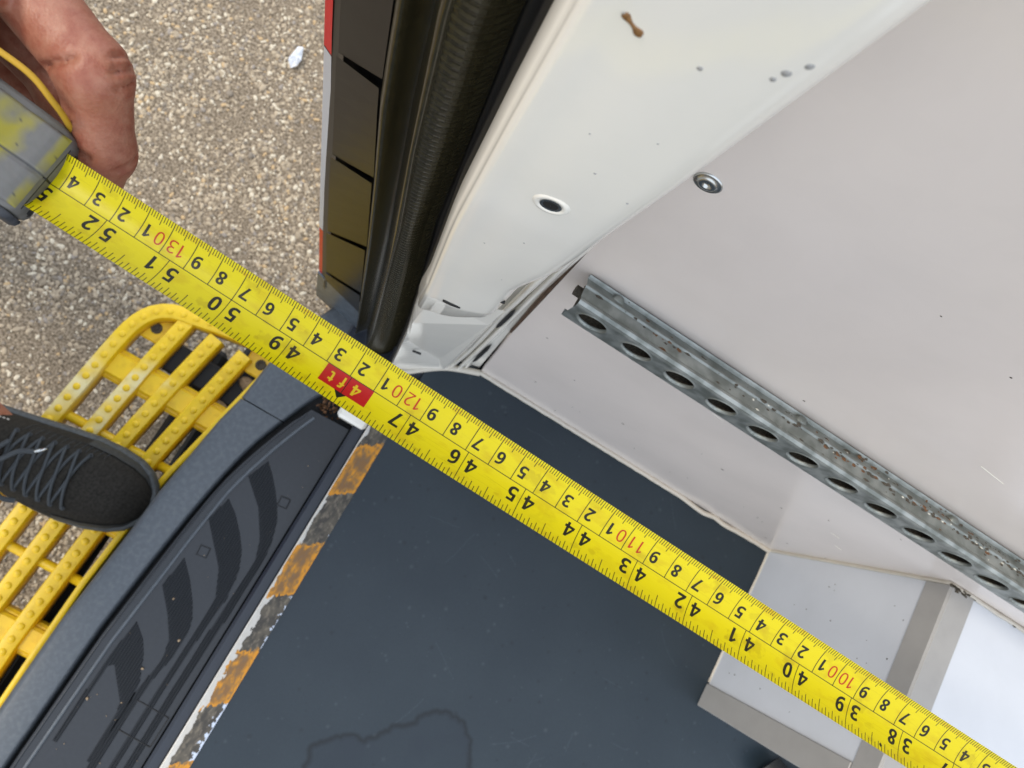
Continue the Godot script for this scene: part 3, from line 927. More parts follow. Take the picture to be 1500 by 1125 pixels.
func van_shell() -> void:
	# floor
	var fm := pic_mat(floor_picture(), 0.42)
	var fl := part("floor", sheet(Vector2(0.048, WALL), Vector2(0.768, 0.54), -0.03, 0.0), fm, "dark blue grey vinyl floor")
	for q in [[Vector2(0.048, 0.5405), Vector2(0.768, 1.2605)], [Vector2(0.768, WALL), Vector2(DEEP, 0.54)], [Vector2(0.768, 0.5405), Vector2(DEEP, 1.2605)], [Vector2(0.048, 1.2605), Vector2(DEEP, LONG)]]:
		obj("floor_sheet", sheet(q[0], q[1], -0.03, 0.0), fm, fl)
	# painted lip, worn hazard tape, ledge and gap below
	var lip := part("floor_lip", boxed(Vector3(0.0265, -0.04, -0.125), Vector3(0.0475, -0.001, LONG), 0.0015), M.paint)
	var hz := pic_mat(hazard_picture(), 0.7)
	for k in 4:
		var z0 := -0.085 if k == 0 else -0.09 + 0.464 * k
		var z1 := minf(-0.09 + 0.464 * (k + 1), LONG)
		var st := start()
		var c := [Vector3(0.0272, 0.0006, z0), Vector3(0.0502, 0.0012, z0), Vector3(0.0502, 0.0012, z1), Vector3(0.0272, 0.0006, z1)]
		var v0 := (z0 + 0.09 - 0.464 * k) / 0.464
		var v1 := (z1 + 0.09 - 0.464 * k) / 0.464
		var uv := [Vector2(0, v0), Vector2(1, v0), Vector2(1, v1), Vector2(0, v1)]
		for j in [0, 1, 2, 0, 2, 3]:
			st.set_uv(uv[j]); st.add_vertex(c[j])
		obj("hazard_tape", done(st), hz, van, "worn yellow and black hazard tape along floor edge" if k == 0 else "")
	part("ledge", boxed(Vector3(0.0135, -0.06, -0.1), Vector3(0.028, -0.014, LONG), 0.003), M.ledge)
	part("sill_end", boxed(Vector3(-0.008, -0.03, -0.12), Vector3(0.0255, -0.006, -0.0600), 0.003), M.paint, "white painted sill end beside tread plate")
	part("floor_pan", boxed(Vector3(-0.045, -0.062, -0.23), Vector3(0.102, -0.032, -0.126), 0.002), M.ledge)
	part("chassis", boxed(Vector3(0.012, -0.32, -0.22), Vector3(DEEP, -0.061, LONG + 0.05), 0.01), M.black)
	part("underrun_bar", boxed(Vector3(-0.165, -0.37, -0.12), Vector3(0.01, -0.30, LONG - 0.06), 0.006), M.black)
	# side wall lining, its raw rear edge following the pillar
	var outline := plan([0.1001, -0.002, 0.0931, 0.0795, 0.0831, 0.19, 0.0745, 0.3183, 0.0667, 0.4306, 0.066, 1.5, DEEP, 1.5, DEEP, -0.002])
	var st := start()
	var up := Transform3D(Basis(Vector3(1, 0, 0), Vector3(0, 0, 1), Vector3(0, 1, 0)), Vector3.ZERO)  # (x, z) of the plan become (x, y)
	prism(st, outline, WALL - 0.009, WALL, 0.0, up)
	var wall := part("side_wall", done(st), M.lining, "beige white glossy wall lining panel")
	st = start()
	var e0 := PackedVector3Array()
	for q in outline.slice(0, 6): e0.append(Vector3(q.x - 0.0012, q.y, WALL - 0.0045))
	for k in e0.size() - 1:
		var d := e0[k + 1] - e0[k]
		box(st, Vector3(-0.0011, 0, -0.0040), Vector3(0.0011, d.length(), 0.0040), 0.0005, Transform3D(Basis(Quaternion(Vector3.UP, d.normalized())), e0[k]))
	obj("raw_edge", done(st), M.ply, wall, "brown raw plywood edge of lining")
	# wavy sealant bead along the floor
	st = start(false)
	var bead := PackedVector3Array()
	rng.seed = 8
	for k in 90:
		var x := lerpf(0.1, 0.503, k / 89.0)
		var wave := 0.0035 * exp(-pow((x - 0.415) / 0.03, 2.0)) * sin((x - 0.37) * 60.0)
		bead.append(Vector3(x, 0.0022, WALL + 0.0018 + absf(wave) + rng.randf_range(-0.0002, 0.0002)))
	tube(st, smooth_line(bead, 2), 0.0029, 8)
	obj("sealant_bead", done(st), M.sealant, wall, "off white sealant bead along floor")
	# flanged screw in the lining
	st = start(false)
	lathe(st, PackedVector2Array([Vector2(0.0066, 0.0), Vector2(0.0066, 0.0004), Vector2(0.0058, 0.0008), Vector2(0.0045, 0.0008), Vector2(0.0042, 0.0013), Vector2(0.0032, 0.0016), Vector2(0.0018, 0.0017), Vector2(0.0015, 0.0006), Vector2(0.0001, 0.0005)]), at_axis(Vector3(0.0762, 0.542, WALL), Vector3(0, 0, 1)), 22)
	obj("screw", done(st), M.steel, wall, "round flanged screw in lining")
	# marks on the lining
	st = start()
	rng.seed = 44
	for k in 46:
		var p := Vector3(rng.randf_range(0.1, 0.5), rng.randf_range(0.02, 0.62), WALL)
		if k == 0: p = Vector3(0.188, 0.0, WALL) + Vector3(0, 0.028, 0)
		var pl := PackedVector2Array()
		var r := rng.randf_range(0.0003, 0.0009)
		for j in 6: pl.append(Vector2(cos(TAU * j / 6) * r * rng.randf_range(0.8, 2.6), sin(TAU * j / 6) * r))
		prism(st, pl, -0.0004, 0.00016, 0.0, Transform3D(Basis(Vector3(1, 0, 0), Vector3(0, 0, 1), Vector3(0, -1, 0)), p))
	obj("dirt_speck", done(st), M.grime, wall).set_meta("kind", "stuff")
	st = start()
	for e in [[0.31, 0.47, 0.02], [0.35, 0.5, 0.035], [0.37, 0.49, 0.018], [0.23, 0.3, 0.012], [0.43, 0.2, 0.011], [0.46, 0.17, 0.009]]:
		box(st, Vector3(0, 0, -0.0002), Vector3(e[2], 0.0006, 0.00025), 0.0001, Transform3D(Basis(Vector3(0, 0, 1), -0.12), Vector3(e[0], e[1], WALL)))
	obj("scratch", done(st), M.flake, wall).set_meta("kind", "stuff")
	part("outer_skin", boxed(Vector3(0.08, -0.32, WALL - 0.06), Vector3(DEEP, 1.499, WALL - 0.045), 0.003), M.paint, "white painted outer body side")

func lashing_rail() -> void:
	# front face with round holes, stepped top, folded back to the wall
	var z0 := WALL + 0.001
	var z1 := WALL + 0.025
	var y0 := 0.375
	var y1 := 0.4065
	var x0 := 0.0795
	var x1 := 1.2
	var hy := 0.3915
	var st := start()
	var hole := 0.0100
	var pitch := 0.0325
	var count := int((x1 - x0 - 0.02) / pitch)
	var seg := 18
	# the pierced face, one square with a round hole per pitch
	var add_face := func(z: float, r: float) -> void:
		for i in count:
			var cx := 0.0955 + pitch * i
			var xa := cx - pitch / 2.0 if i > 0 else x0
			var xb := cx + pitch / 2.0 if i < count - 1 else x1
			for k in seg:
				var a0 := TAU * k / seg; var a1 := TAU * (k + 1) / seg
				var inner0 := Vector3(cx + cos(a0) * r, hy + sin(a0) * r, z)
				var inner1 := Vector3(cx + cos(a1) * r, hy + sin(a1) * r, z)
				var out := func(a: float) -> Vector3:
					var d := Vector2(cos(a), sin(a))
					var tx: float = ((xb - cx) if d.x > 0 else (cx - xa)) / maxf(absf(d.x), 1e-6)
					var ty: float = ((y1 - 0.003 - hy) if d.y > 0 else (hy - y0)) / maxf(absf(d.y), 1e-6)
					var q := d * minf(tx, ty)
					return Vector3(cx + q.x, hy + q.y, z)
				quad_from(st, inner0, inner1, out.call(a1), out.call(a0), Vector3(cx, hy, z - 1.0))
				# corner filler
				var o0: Vector3 = out.call(a0); var o1: Vector3 = out.call(a1)
				if absf(o0.x - o1.x) > 1e-5 and absf(o0.y - o1.y) > 1e-5:
					var corner := Vector3(xb if cos(a0) > 0 else xa, y1 - 0.003 if sin((a0 + a1) / 2) > 0 else y0, z)
					tri_from(st, o0, o1, corner, Vector3(cx, hy, z - 1.0))
				if r == hole:
					quad_from(st, inner0, inner1, inner1 - Vector3(0, 0, 0.002), inner0 - Vector3(0, 0, 0.002), inner0 + Vector3(cos(a0), sin(a0), 0))
	add_face.call(z1, hole)
	# bent strip: bottom return, front lip, rolled edge, top with a groove, rear flange
	var prof := PackedVector2Array([Vector2(z1 - 0.004, y0 + 0.0015), Vector2(z1, y0)])
	var prof2 := PackedVector2Array([Vector2(z1, y1 - 0.003), Vector2(z1 - 0.0008, y1 - 0.0008), Vector2(z1 - 0.003, y1), Vector2(z1 - 0.0048, y1 - 0.0012), Vector2(z1 - 0.0062, y1 - 0.0036), Vector2(z1 - 0.0135, y1 - 0.0062), Vector2(z1 - 0.0148, y1 - 0.0054), Vector2(z1 - 0.0162, y1 - 0.0064), Vector2(z0 + 0.0025, y1 - 0.0122), Vector2(z0 + 0.001, y1 - 0.0112), Vector2(z0, y1 - 0.0108), Vector2(z0, y1 - 0.015)])
	for pr in [prof, prof2]:
		for k in pr.size() - 1:
			var a: Vector2 = pr[k]; var b: Vector2 = pr[k + 1]
			quad_from(st, Vector3(x0, a.y, a.x), Vector3(x1, a.y, a.x), Vector3(x1, b.y, b.x), Vector3(x0, b.y, b.x), Vector3(0.5, 0.385, z0 + 0.006))
	var rail := part("lashing_rail", done(st), M.zinc, "galvanised steel lashing rail with a row of round holes")
	var rims := start(false)
	for i in count:
		lathe(rims, PackedVector2Array([Vector2(hole + 0.0013, -0.0002), Vector2(hole + 0.0008, 0.0005), Vector2(hole + 0.0001, 0.0003), Vector2(hole - 0.0004, -0.0012)]), at_axis(Vector3(0.0955 + pitch * i, hy, z1), Vector3(0, 0, 1)), 22)
	obj("hole_rim", done(rims), M.zinc, rail).set_meta("kind", "stuff")
	# dark back of the channel
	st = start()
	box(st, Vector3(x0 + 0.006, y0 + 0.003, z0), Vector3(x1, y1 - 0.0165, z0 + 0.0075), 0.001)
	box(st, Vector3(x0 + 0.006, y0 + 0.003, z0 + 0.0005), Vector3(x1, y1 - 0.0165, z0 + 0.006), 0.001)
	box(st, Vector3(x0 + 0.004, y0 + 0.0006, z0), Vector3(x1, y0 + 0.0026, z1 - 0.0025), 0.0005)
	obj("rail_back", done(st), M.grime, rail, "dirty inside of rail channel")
	# dirt and corrosion lodged in the groove, screw heads
	rng.seed = 71
	for kind in 3:
		st = start()
		for k in [260, 80, 46][kind]:
			var x := 0.085 + 0.42 * pow(rng.randf(), 0.55)
			if kind == 1: x = [0.137, 0.262, 0.285, 0.298, 0.345, 0.362, 0.39][k % 7] + rng.randfn(0, 0.006)
			var z := z0 + rng.randf_range(0.0055, 0.0125) if rng.randf() < 0.75 else z0 + rng.randf_range(0.001, 0.02)
			var r := rng.randf_range(0.0003, 0.0015 if kind < 2 else 0.001)
			var y := table([z0, z0 + 0.0078, z0 + 0.009, z1 - 0.0148, z1 - 0.0135, z1 - 0.0062, z1], [y1 - 0.0118, y1 - 0.008, y1 - 0.0064, y1 - 0.0054, y1 - 0.0062, y1 - 0.0036, y1 - 0.001], z)
			var c := Vector3(x, y, z)
			var pts := []
			for j in 6: pts.append(c + Vector3(cos(TAU * j / 6) * r * rng.randf_range(0.8, 2.6), 0, sin(TAU * j / 6) * r * rng.randf_range(0.6, 1.2)))
			for j in 6: tri_from(st, pts[j], pts[(j + 1) % 6], c + Vector3(0, r * 0.5 + 0.0003, 0), c - Vector3(0, 0.01, 0))
		obj(["grime_crust", "rust_spot", "pale_crust"][kind], done(st), [M.grime, M.rust, M.flake][kind], rail).set_meta("kind", "stuff")
	for x in [0.102, 0.243, 0.372]:
		st = start(false)
		lathe(st, PackedVector2Array([Vector2(0.0042, -0.001), Vector2(0.0042, 0.0012), Vector2(0.003, 0.0024), Vector2(0.0001, 0.0028)]), Transform3D(Basis.IDENTITY, Vector3(x, y1 - 0.0105, z0 + 0.0055)), 14)
		obj("rivet", done(st), M.zinc, rail)
	# a plug in one hole and a bolt at the cut end
	st = start(false)
	lathe(st, PackedVector2Array([Vector2(0.004, 0.0), Vector2(0.004, 0.012), Vector2(0.0001, 0.013)]), at_axis(Vector3(0.356, hy - 0.003, z0 + 0.007), Vector3(0, 0, 1)), 10)
	obj("fixing_bolt", done(st), M.steel, rail)
	st = start(false)
	tube(st, PackedVector3Array([Vector3(0.0765, 0.392, z0 + 0.012), Vector3(0.086, 0.392, z0 + 0.012)]), 0.0036, 8)
	obj("fixing_bolt", done(st), M.grime, rail)

func wheel_box() -> void:
	var x0 := 0.504
	var zf := 0.014
	var top := 0.268
	var st := start()
	box(st, Vector3(x0, 0.0005, WALL + 0.001), Vector3(DEEP - 0.005, top, zf), 0.001)
	var b := part("wheel_arch_box", done(st), M.boxface, "white boxed wheel arch cover with grey edge trim")
	obj("top_panel", boxed(Vector3(x0 + 0.002, top + 0.0002, WALL + 0.002), Vector3(DEEP - 0.006, top + 0.002, zf - 0.002), 0.0005), M.boxface, b)
	# grey angle along the top edge: one flange on the face, one on the top
	st = start()
	box(st, Vector3(x0 - 0.0022, top - 0.0235, WALL + 0.003), Vector3(x0 - 0.0002, top + 0.0045, zf + 0.002), 0.0008)
	box(st, Vector3(x0 - 0.0002, top + 0.0022, WALL + 0.003), Vector3(x0 + 0.0245, top + 0.0045, zf + 0.002), 0.0008)
	obj("edge_trim", done(st), M.trim, b, "grey plastic angle along top edge")
	st = start()
	box(st, Vector3(x0 - 0.0024, 0.001, zf - 0.024), Vector3(x0 - 0.0002, top - 0.0245, zf + 0.0022), 0.0008)
	box(st, Vector3(x0 - 0.0002, 0.001, zf + 0.0002), Vector3(x0 + 0.024, top - 0.001, zf + 0.0022), 0.0008)
	obj("corner_trim", done(st), M.trim, b, "grey plastic angle on free corner")
	st = start(false)
	var path := PackedVector3Array()
	rng.seed = 3
	for k in 40: path.append(Vector3(x0 - 0.0008 + rng.randf_range(-0.0006, 0.0004), lerpf(0.003, top + 0.002, k / 39.0), WALL + 0.0012))
	for k in 30: path.append(Vector3(lerpf(x0 + 0.002, 0.8, k / 29.0), top + 0.003, WALL + 0.0016 + rng.randf_range(-0.0006, 0.0008)))
	tube(st, path, 0.0022, 6)
	obj("sealant_bead", done(st), M.sealant, b)
	st = start(false)
	path = PackedVector3Array()
	for k in 24: path.append(Vector3(x0 - 0.0005 + rng.randf_range(-0.0004, 0.0004), 0.001, lerpf(WALL + 0.004, zf - 0.026, k / 23.0)))
	tube(st, path, 0.0016, 6)
	obj("sealant_bead", done(st), M.sealant, b)
	st = start()
	for k in 34:
		var p := Vector3(x0 + 0.02 * rng.randf() - 0.002, top + 0.004, WALL + 0.002 + absf(rng.randfn(0, 0.0016)))
		if k > 18: p = Vector3(x0 + 0.022 + 0.2 * rng.randf(), top + 0.003, WALL + 0.002 + absf(rng.randfn(0, 0.001)))
		box(st, -Vector3(0.002, 0.0006, 0.0008), Vector3(0.002, 0.0012, 0.0008), 0.0004, Transform3D(Basis(Vector3.UP, rng.randf() * 0.6 - 0.3), p))
	obj("dirt_line", done(st), M.grime, b).set_meta("kind", "stuff")
	# specks on the white face
	st = start()
	for k in 22:
		var p := Vector3(x0, rng.randf_range(0.02, 0.24), rng.randf_range(-0.16, -0.01))
		var pl := PackedVector2Array()
		var r := rng.randf_range(0.0003, 0.0008)
		for j in 6: pl.append(Vector2(cos(TAU * j / 6) * r * rng.randf_range(0.6, 1.6), sin(TAU * j / 6) * r))
		prism(st, pl, -0.0003, 0.0002, 0.0, at_axis(p, Vector3(-1, 0, 0)))
	obj("dirt_speck", done(st), M.grime, b).set_meta("kind", "stuff")

func shift_x(y: float) -> float:
	return table([0.0, 0.1, 0.2, 0.3, 0.4, 0.5, 0.6], [0.0232, 0.0200, 0.0165, 0.0100, 0.0057, 0.0008, 0.0], y)

func pillar() -> void:
	# outer shell of the pillar: a folded section swept up the doorway
	var right := func(y: float) -> float: return table([0.43, 0.5, 0.55, 0.6, 0.7, 1.5], [0.0505, 0.0522, 0.0532, 0.0548, 0.0562, 0.058], y)
	var sect := func(y: float, w: float) -> PackedVector3Array:
		# w = 1: the full width over to the wall lining; 0: stops short and turns back
		var s := shift_x(y)
		var out := PackedVector3Array()
		var edge: float = right.call(y)
		var full := [[-0.0105, -0.134], [-0.0096, -0.1300], [-0.0080, -0.1262], [-0.0066, -0.1238], [-0.0056, -0.1230], [-0.0049, -0.1205], [-0.0036, -0.1182], [-0.0012, -0.1177], [0.004, -0.1196]]
		for q in full: out.append(Vector3(q[0] + s, y, q[1]))
		var a := Vector2(0.004 + s, -0.1196)
		var narrow := table([0.33, 0.44], [0.0475, 0.0435], y)
		var ex: float = lerpf(narrow, edge, w)
		var b := Vector2(ex - lerpf(0.010, 0.016, w), -0.1255)
		for k in [0.25, 0.5, 0.75, 1.0]:
			var p := a.lerp(b, k)
			p += Vector2(0.15, 0.98) * 0.0016 * sin(k * PI)
			out.append(Vector3(p.x, y, p.y))
		for k in [0.08, 0.17, 0.27, 0.38, 0.5, 0.63, 0.8, 1.0]:
			var p := b.bezier_interpolate(Vector2(ex - 0.001, -0.1275), Vector2(ex + 0.002, -0.142), Vector2(ex - lerpf(0.001, -0.004, w), lerpf(-0.174, -0.1785, w)), k)
			out.append(Vector3(p.x, y, p.y))
		return out
	var st := start(false)
	var rings := []
	for y in [0.385, 0.40, 0.415, 0.427, 0.437, 0.445, 0.453, 0.461, 0.47, 0.485, 0.51, 0.54, 0.6, 0.7, 0.9, 1.2, 1.5]:
		rings.append(sect.call(y, smoothstep(0.428, 0.488, y)))
	# lower edge slants down towards the wall and turns in
	var low := PackedVector3Array()
	var low2 := PackedVector3Array()
	for p in rings[0]:
		var f := clampf((p.x - 0.0125) / 0.03, 0.0, 1.0)
		low.append(Vector3(p.x, 0.347 + f * 0.03, p.z))
		low2.append(Vector3(p.x - 0.001, 0.345 + f * 0.03, p.z - 0.008))
	rings.push_front(low)
	rings.push_front(low2)
	loft(st, rings, false, false, true)
	var pil := part("door_pillar", done(st), M.paint, "white painted door pillar with holes and rust stain")
	# recessed column below it: a set-back triangle, a sloping facet and a foot flaring out to the sill
	st = start()
	var E := func(y: float) -> Vector3: return Vector3(-0.0105 + shift_x(y), y, -0.1335)
	var E2 := func(y: float) -> Vector3: return Vector3(-0.0085 + shift_x(y), y, -0.1288)
	var S := [Vector3(0.0067, 0.352, -0.1225), Vector3(0.0062, 0.272, -0.1240), Vector3(0.0125, 0.165, -0.1332), Vector3(0.0286, 0.118, -0.1425), Vector3(0.0500, 0.06, -0.1545), Vector3(0.0640, -0.02, -0.1600)]
	var back := Vector3(0, 0.2, -1)
	for k in S.size() - 1:
		var a: Vector3 = S[k]; var b: Vector3 = S[k + 1]
		var m := 5
		for j in m:
			var p := a.lerp(b, float(j) / m); var q := a.lerp(b, (j + 1.0) / m)
			quad_from(st, E2.call(p.y), p, q, E2.call(q.y), back)
			quad_from(st, E.call(p.y), E2.call(p.y), E2.call(q.y), E.call(q.y), Vector3(0.03, 0.2, -0.16))
	var ta := Vector3(0.0069, 0.352, -0.1262); var tb := Vector3(0.0475, 0.385, -0.1345); var td := Vector3(0.0485, 0.332, -0.1365)
	tri_from(st, ta, S[1], td, back); tri_from(st, ta, td, tb, back)
	tri_from(st, S[1], S[2], td, back); tri_from(st, S[2], S[3], td, back); tri_from(st, S[3], S[4], td, back)
	tri_from(st, S[4], S[5], td, back)
	var tl := Vector3(0.0680, -0.02, -0.1640)
	tri_from(st, S[5], tl, td, back)
	quad_from(st, td, tl, tl + Vector3(0.004, 0, -0.012), td + Vector3(0.004, 0, -0.012), Vector3(0, 0.1, -0.16))
	quad_from(st, tb, td, td + Vector3(0.004, 0, -0.012), tb + Vector3(0.004, 0, -0.012), Vector3(0, 0.1, -0.16))
	obj("lower_column", done(st), M.paint, pil, "recessed lower part of pillar")
	# layered flanges between pillar and lining
	var leafs := [
		[Vector3(0.0515, 0.46, -0.1545), Vector3(0.0528, 0.40, -0.1545), Vector3(0.0565, 0.3, -0.1585), Vector3(0.0612, 0.222, -0.1625), Vector3(0.067, 0.1, -0.1655), Vector3(0.0690, -0.01, -0.1655)],
		[Vector3(0.0580, 0.47, -0.1670), Vector3(0.0635, 0.34, -0.1685), Vector3(0.0690, 0.222, -0.1685), Vector3(0.0740, 0.1, -0.1690), Vector3(0.0775, -0.01, -0.1680)],
		[Vector3(0.0622, 0.47, -0.1752), Vector3(0.0658, 0.34, -0.1745), Vector3(0.0695, 0.216, -0.1745), Vector3(0.0755, 0.1, -0.1748), Vector3(0.084, -0.01, -0.1735)]]
	for e in leafs:
		# each a folded strip: a rounded lip and a web going back
		st = start(false)
		var line := smooth_line(PackedVector3Array(e), 5)
		var rr := []
		for p in line:
			rr.append(PackedVector3Array([p + Vector3(-0.0012, 0, -0.0045), p + Vector3(-0.0010, 0, -0.0004), p + Vector3(0, 0, 0.0007), p + Vector3(0.0012, 0, 0.0004), p + Vector3(0.0022, 0, -0.0012), p + Vector3(0.0042, 0, -0.0058)]))
		loft(st, rr, false, false, true)
		obj("flange", done(st), M.paint, pil)
	st = start()
	var rail_ := [Vector3(0.028, 0.48, -0.1785), Vector3(0.042, 0.3, -0.1765), Vector3(0.066, 0.12, -0.1755), Vector3(0.07, -0.02, -0.1755)]
	var wide := [Vector3(0.064, 0.46, -0.1835), Vector3(0.072, 0.3, -0.1835), Vector3(0.087, 0.12, -0.1835), Vector3(0.098, -0.02, -0.1835)]
	for k in 3: quad_from(st, rail_[k], wide[k], wide[k + 1], rail_[k + 1], Vector3(0, 0.2, -1))
	obj("inner_flange_plate", done(st), M.paint, pil)
	# slots: dark openings in the flanges
	for e in [[Vector3(0.0625, 0.30, -0.1655), Vector3(0.0645, 0.235, -0.1648), 0.0017], [Vector3(0.0795, 0.135, -0.1772), Vector3(0.084, 0.03, -0.1772), 0.0021], [Vector3(0.0733, 0.18, -0.1758), Vector3(0.0752, 0.14, -0.1758), 0.0014]]:
		st = start(false)
		tube(st, PackedVector3Array([e[0], e[0].lerp(e[1], 0.2), e[0].lerp(e[1], 0.8), e[1]]), [0.0003, e[2], e[2], 0.0003], 8)
		obj("slot", done(st), M.black, pil)
	st = start(false)
	tube(st, smooth_line(PackedVector3Array([Vector3(0.022, 0.001, -0.129), Vector3(0.040, 0.0012, -0.1445), Vector3(0.066, 0.0012, -0.1635), Vector3(0.1, 0.001, -0.1775)]), 5), 0.0036, 8)
	obj("sealant_bead", done(st), M.sealant, pil)
	# pierced details on the broad face; n is its outward normal
	var n := Vector3(0.17, 0.0, 0.985).normalized()
	var spot := func(x: float, y: float) -> Vector3:
		var ring: PackedVector3Array = sect.call(y, smoothstep(0.428, 0.488, y))
		for k in range(7, ring.size() - 1):
			if x >= ring[k].x and x <= ring[k + 1].x:
				return ring[k].lerp(ring[k + 1], (x - ring[k].x) / (ring[k + 1].x - ring[k].x))
		return ring[-2]
	var at: Vector3 = spot.call(0.0227, 0.565)
	st = start(false)
	lathe(st, PackedVector2Array([Vector2(0.0076, -0.0006), Vector2(0.0064, 0.0005), Vector2(0.0050, 0.0005), Vector2(0.0044, 0.0001), Vector2(0.0040, -0.0004)]), at_axis(at, n), 26)
	obj("hole_rim", done(st), M.paint, pil, "rimmed threaded hole in pillar")
	st = start(false)
	lathe(st, PackedVector2Array([Vector2(0.0042, 0.0003), Vector2(0.0034, 0.0004), Vector2(0.0028, 0.0002)]), at_axis(at, n), 22)
	obj("thread_insert", done(st), M.steel, pil)
	st = start(false)
	lathe(st, PackedVector2Array([Vector2(0.0030, 0.0003), Vector2(0.0001, 0.0004)]), at_axis(at, n), 18)
	obj("hole", done(st), M.black, pil)
	for e in [[0.0183, 0.386, 0.0056, 0.0019], [0.0405, 0.411, 0.0018, 0.0011], [0.0255, 0.127, 0.0042, 0.0016]]:
		var p: Vector3 = spot.call(e[0], e[1]) if e[1] > 0.2 else Vector3(0.0252, 0.127, -0.1355)
		st = start(false)
		var tf := at_axis(p + n * 0.0004, n)
		tf.basis = tf.basis * Basis.from_scale(Vector3(1, 1, 1))
		var pl := PackedVector2Array()
		for j in 12: pl.append(Vector2(cos(TAU * j / 12) * e[3], sin(TAU * j / 12) * e[2]))
		prism(st, pl, -0.001, 0.0007, 0.0, Transform3D(Basis(Vector3.UP, n, Vector3.UP.cross(n)), p))
		obj("slot", done(st), M.black, pil)
	# a dribble of rust
	st = start(false)
	var rp: Vector3 = spot.call(0.0088, 0.668)
	var drip := []
	var wob := FastNoiseLite.new(); wob.seed = 5; wob.frequency = 300.0
	for k in 25:
		var f := k / 24.0
		var half := table([0.0, 0.12, 0.25, 0.45, 0.6, 0.8, 0.95, 1.0], [0.0009, 0.0017, 0.0012, 0.0006, 0.0008, 0.0018, 0.0014, 0.0002], f) * (1.0 + 0.25 * wob.get_noise_1d(f))
		var c := Vector3(lerpf(0.0055, 0.0117, f), lerpf(0.6700, 0.6668, f), 0)
		var l: Vector3 = spot.call(c.x - half * 0.42, c.y - half * 0.85); var r: Vector3 = spot.call(c.x + half * 0.42, c.y + half * 0.85); var m: Vector3 = spot.call(c.x, c.y)
		l.y = c.y - half * 0.85; r.y = c.y + half * 0.85
		drip.append(PackedVector3Array([l - n * 0.0003, l.lerp(m, 0.3) + n * 0.0003, m + n * 0.0005, r.lerp(m, 0.3) + n * 0.0003, r - n * 0.0003]))
	loft(st, drip, false, false, true)
	obj("rust_stain", done(st), M.rust_pale, pil, "brown rust dribble")
	st = start(false)
	for e in [[0.0272, 0.667, 0.0009], [0.0430, 0.677, 0.0014], [0.0455, 0.6815, 0.0013], [0.0420, 0.6735, 0.0010], [0.0252, 0.5197, 0.0005], [0.0425, 0.5876, 0.0006], [0.012, 0.5, 0.0005], [0.03, 0.46, 0.0004], [0.0265, 0.60, 0.0006], [0.034, 0.63, 0.0004], [0.017, 0.62, 0.0004]]:
		var p: Vector3 = spot.call(e[0], e[1])
		lathe(st, PackedVector2Array([Vector2(e[2], -0.0002), Vector2(e[2] * 0.7, 0.0002), Vector2(0.0001, 0.0003)]), at_axis(p, n), 10)
	obj("grey_mark", done(st), M.trim, pil).set_meta("kind", "stuff")

const FY := [0.0, 0.1, 0.2, 0.3, 0.4, 0.5, 0.6]
func col(xs: Array, z: float, y: float) -> Vector3:
	return Vector3(table(FY, xs, y), y, z)

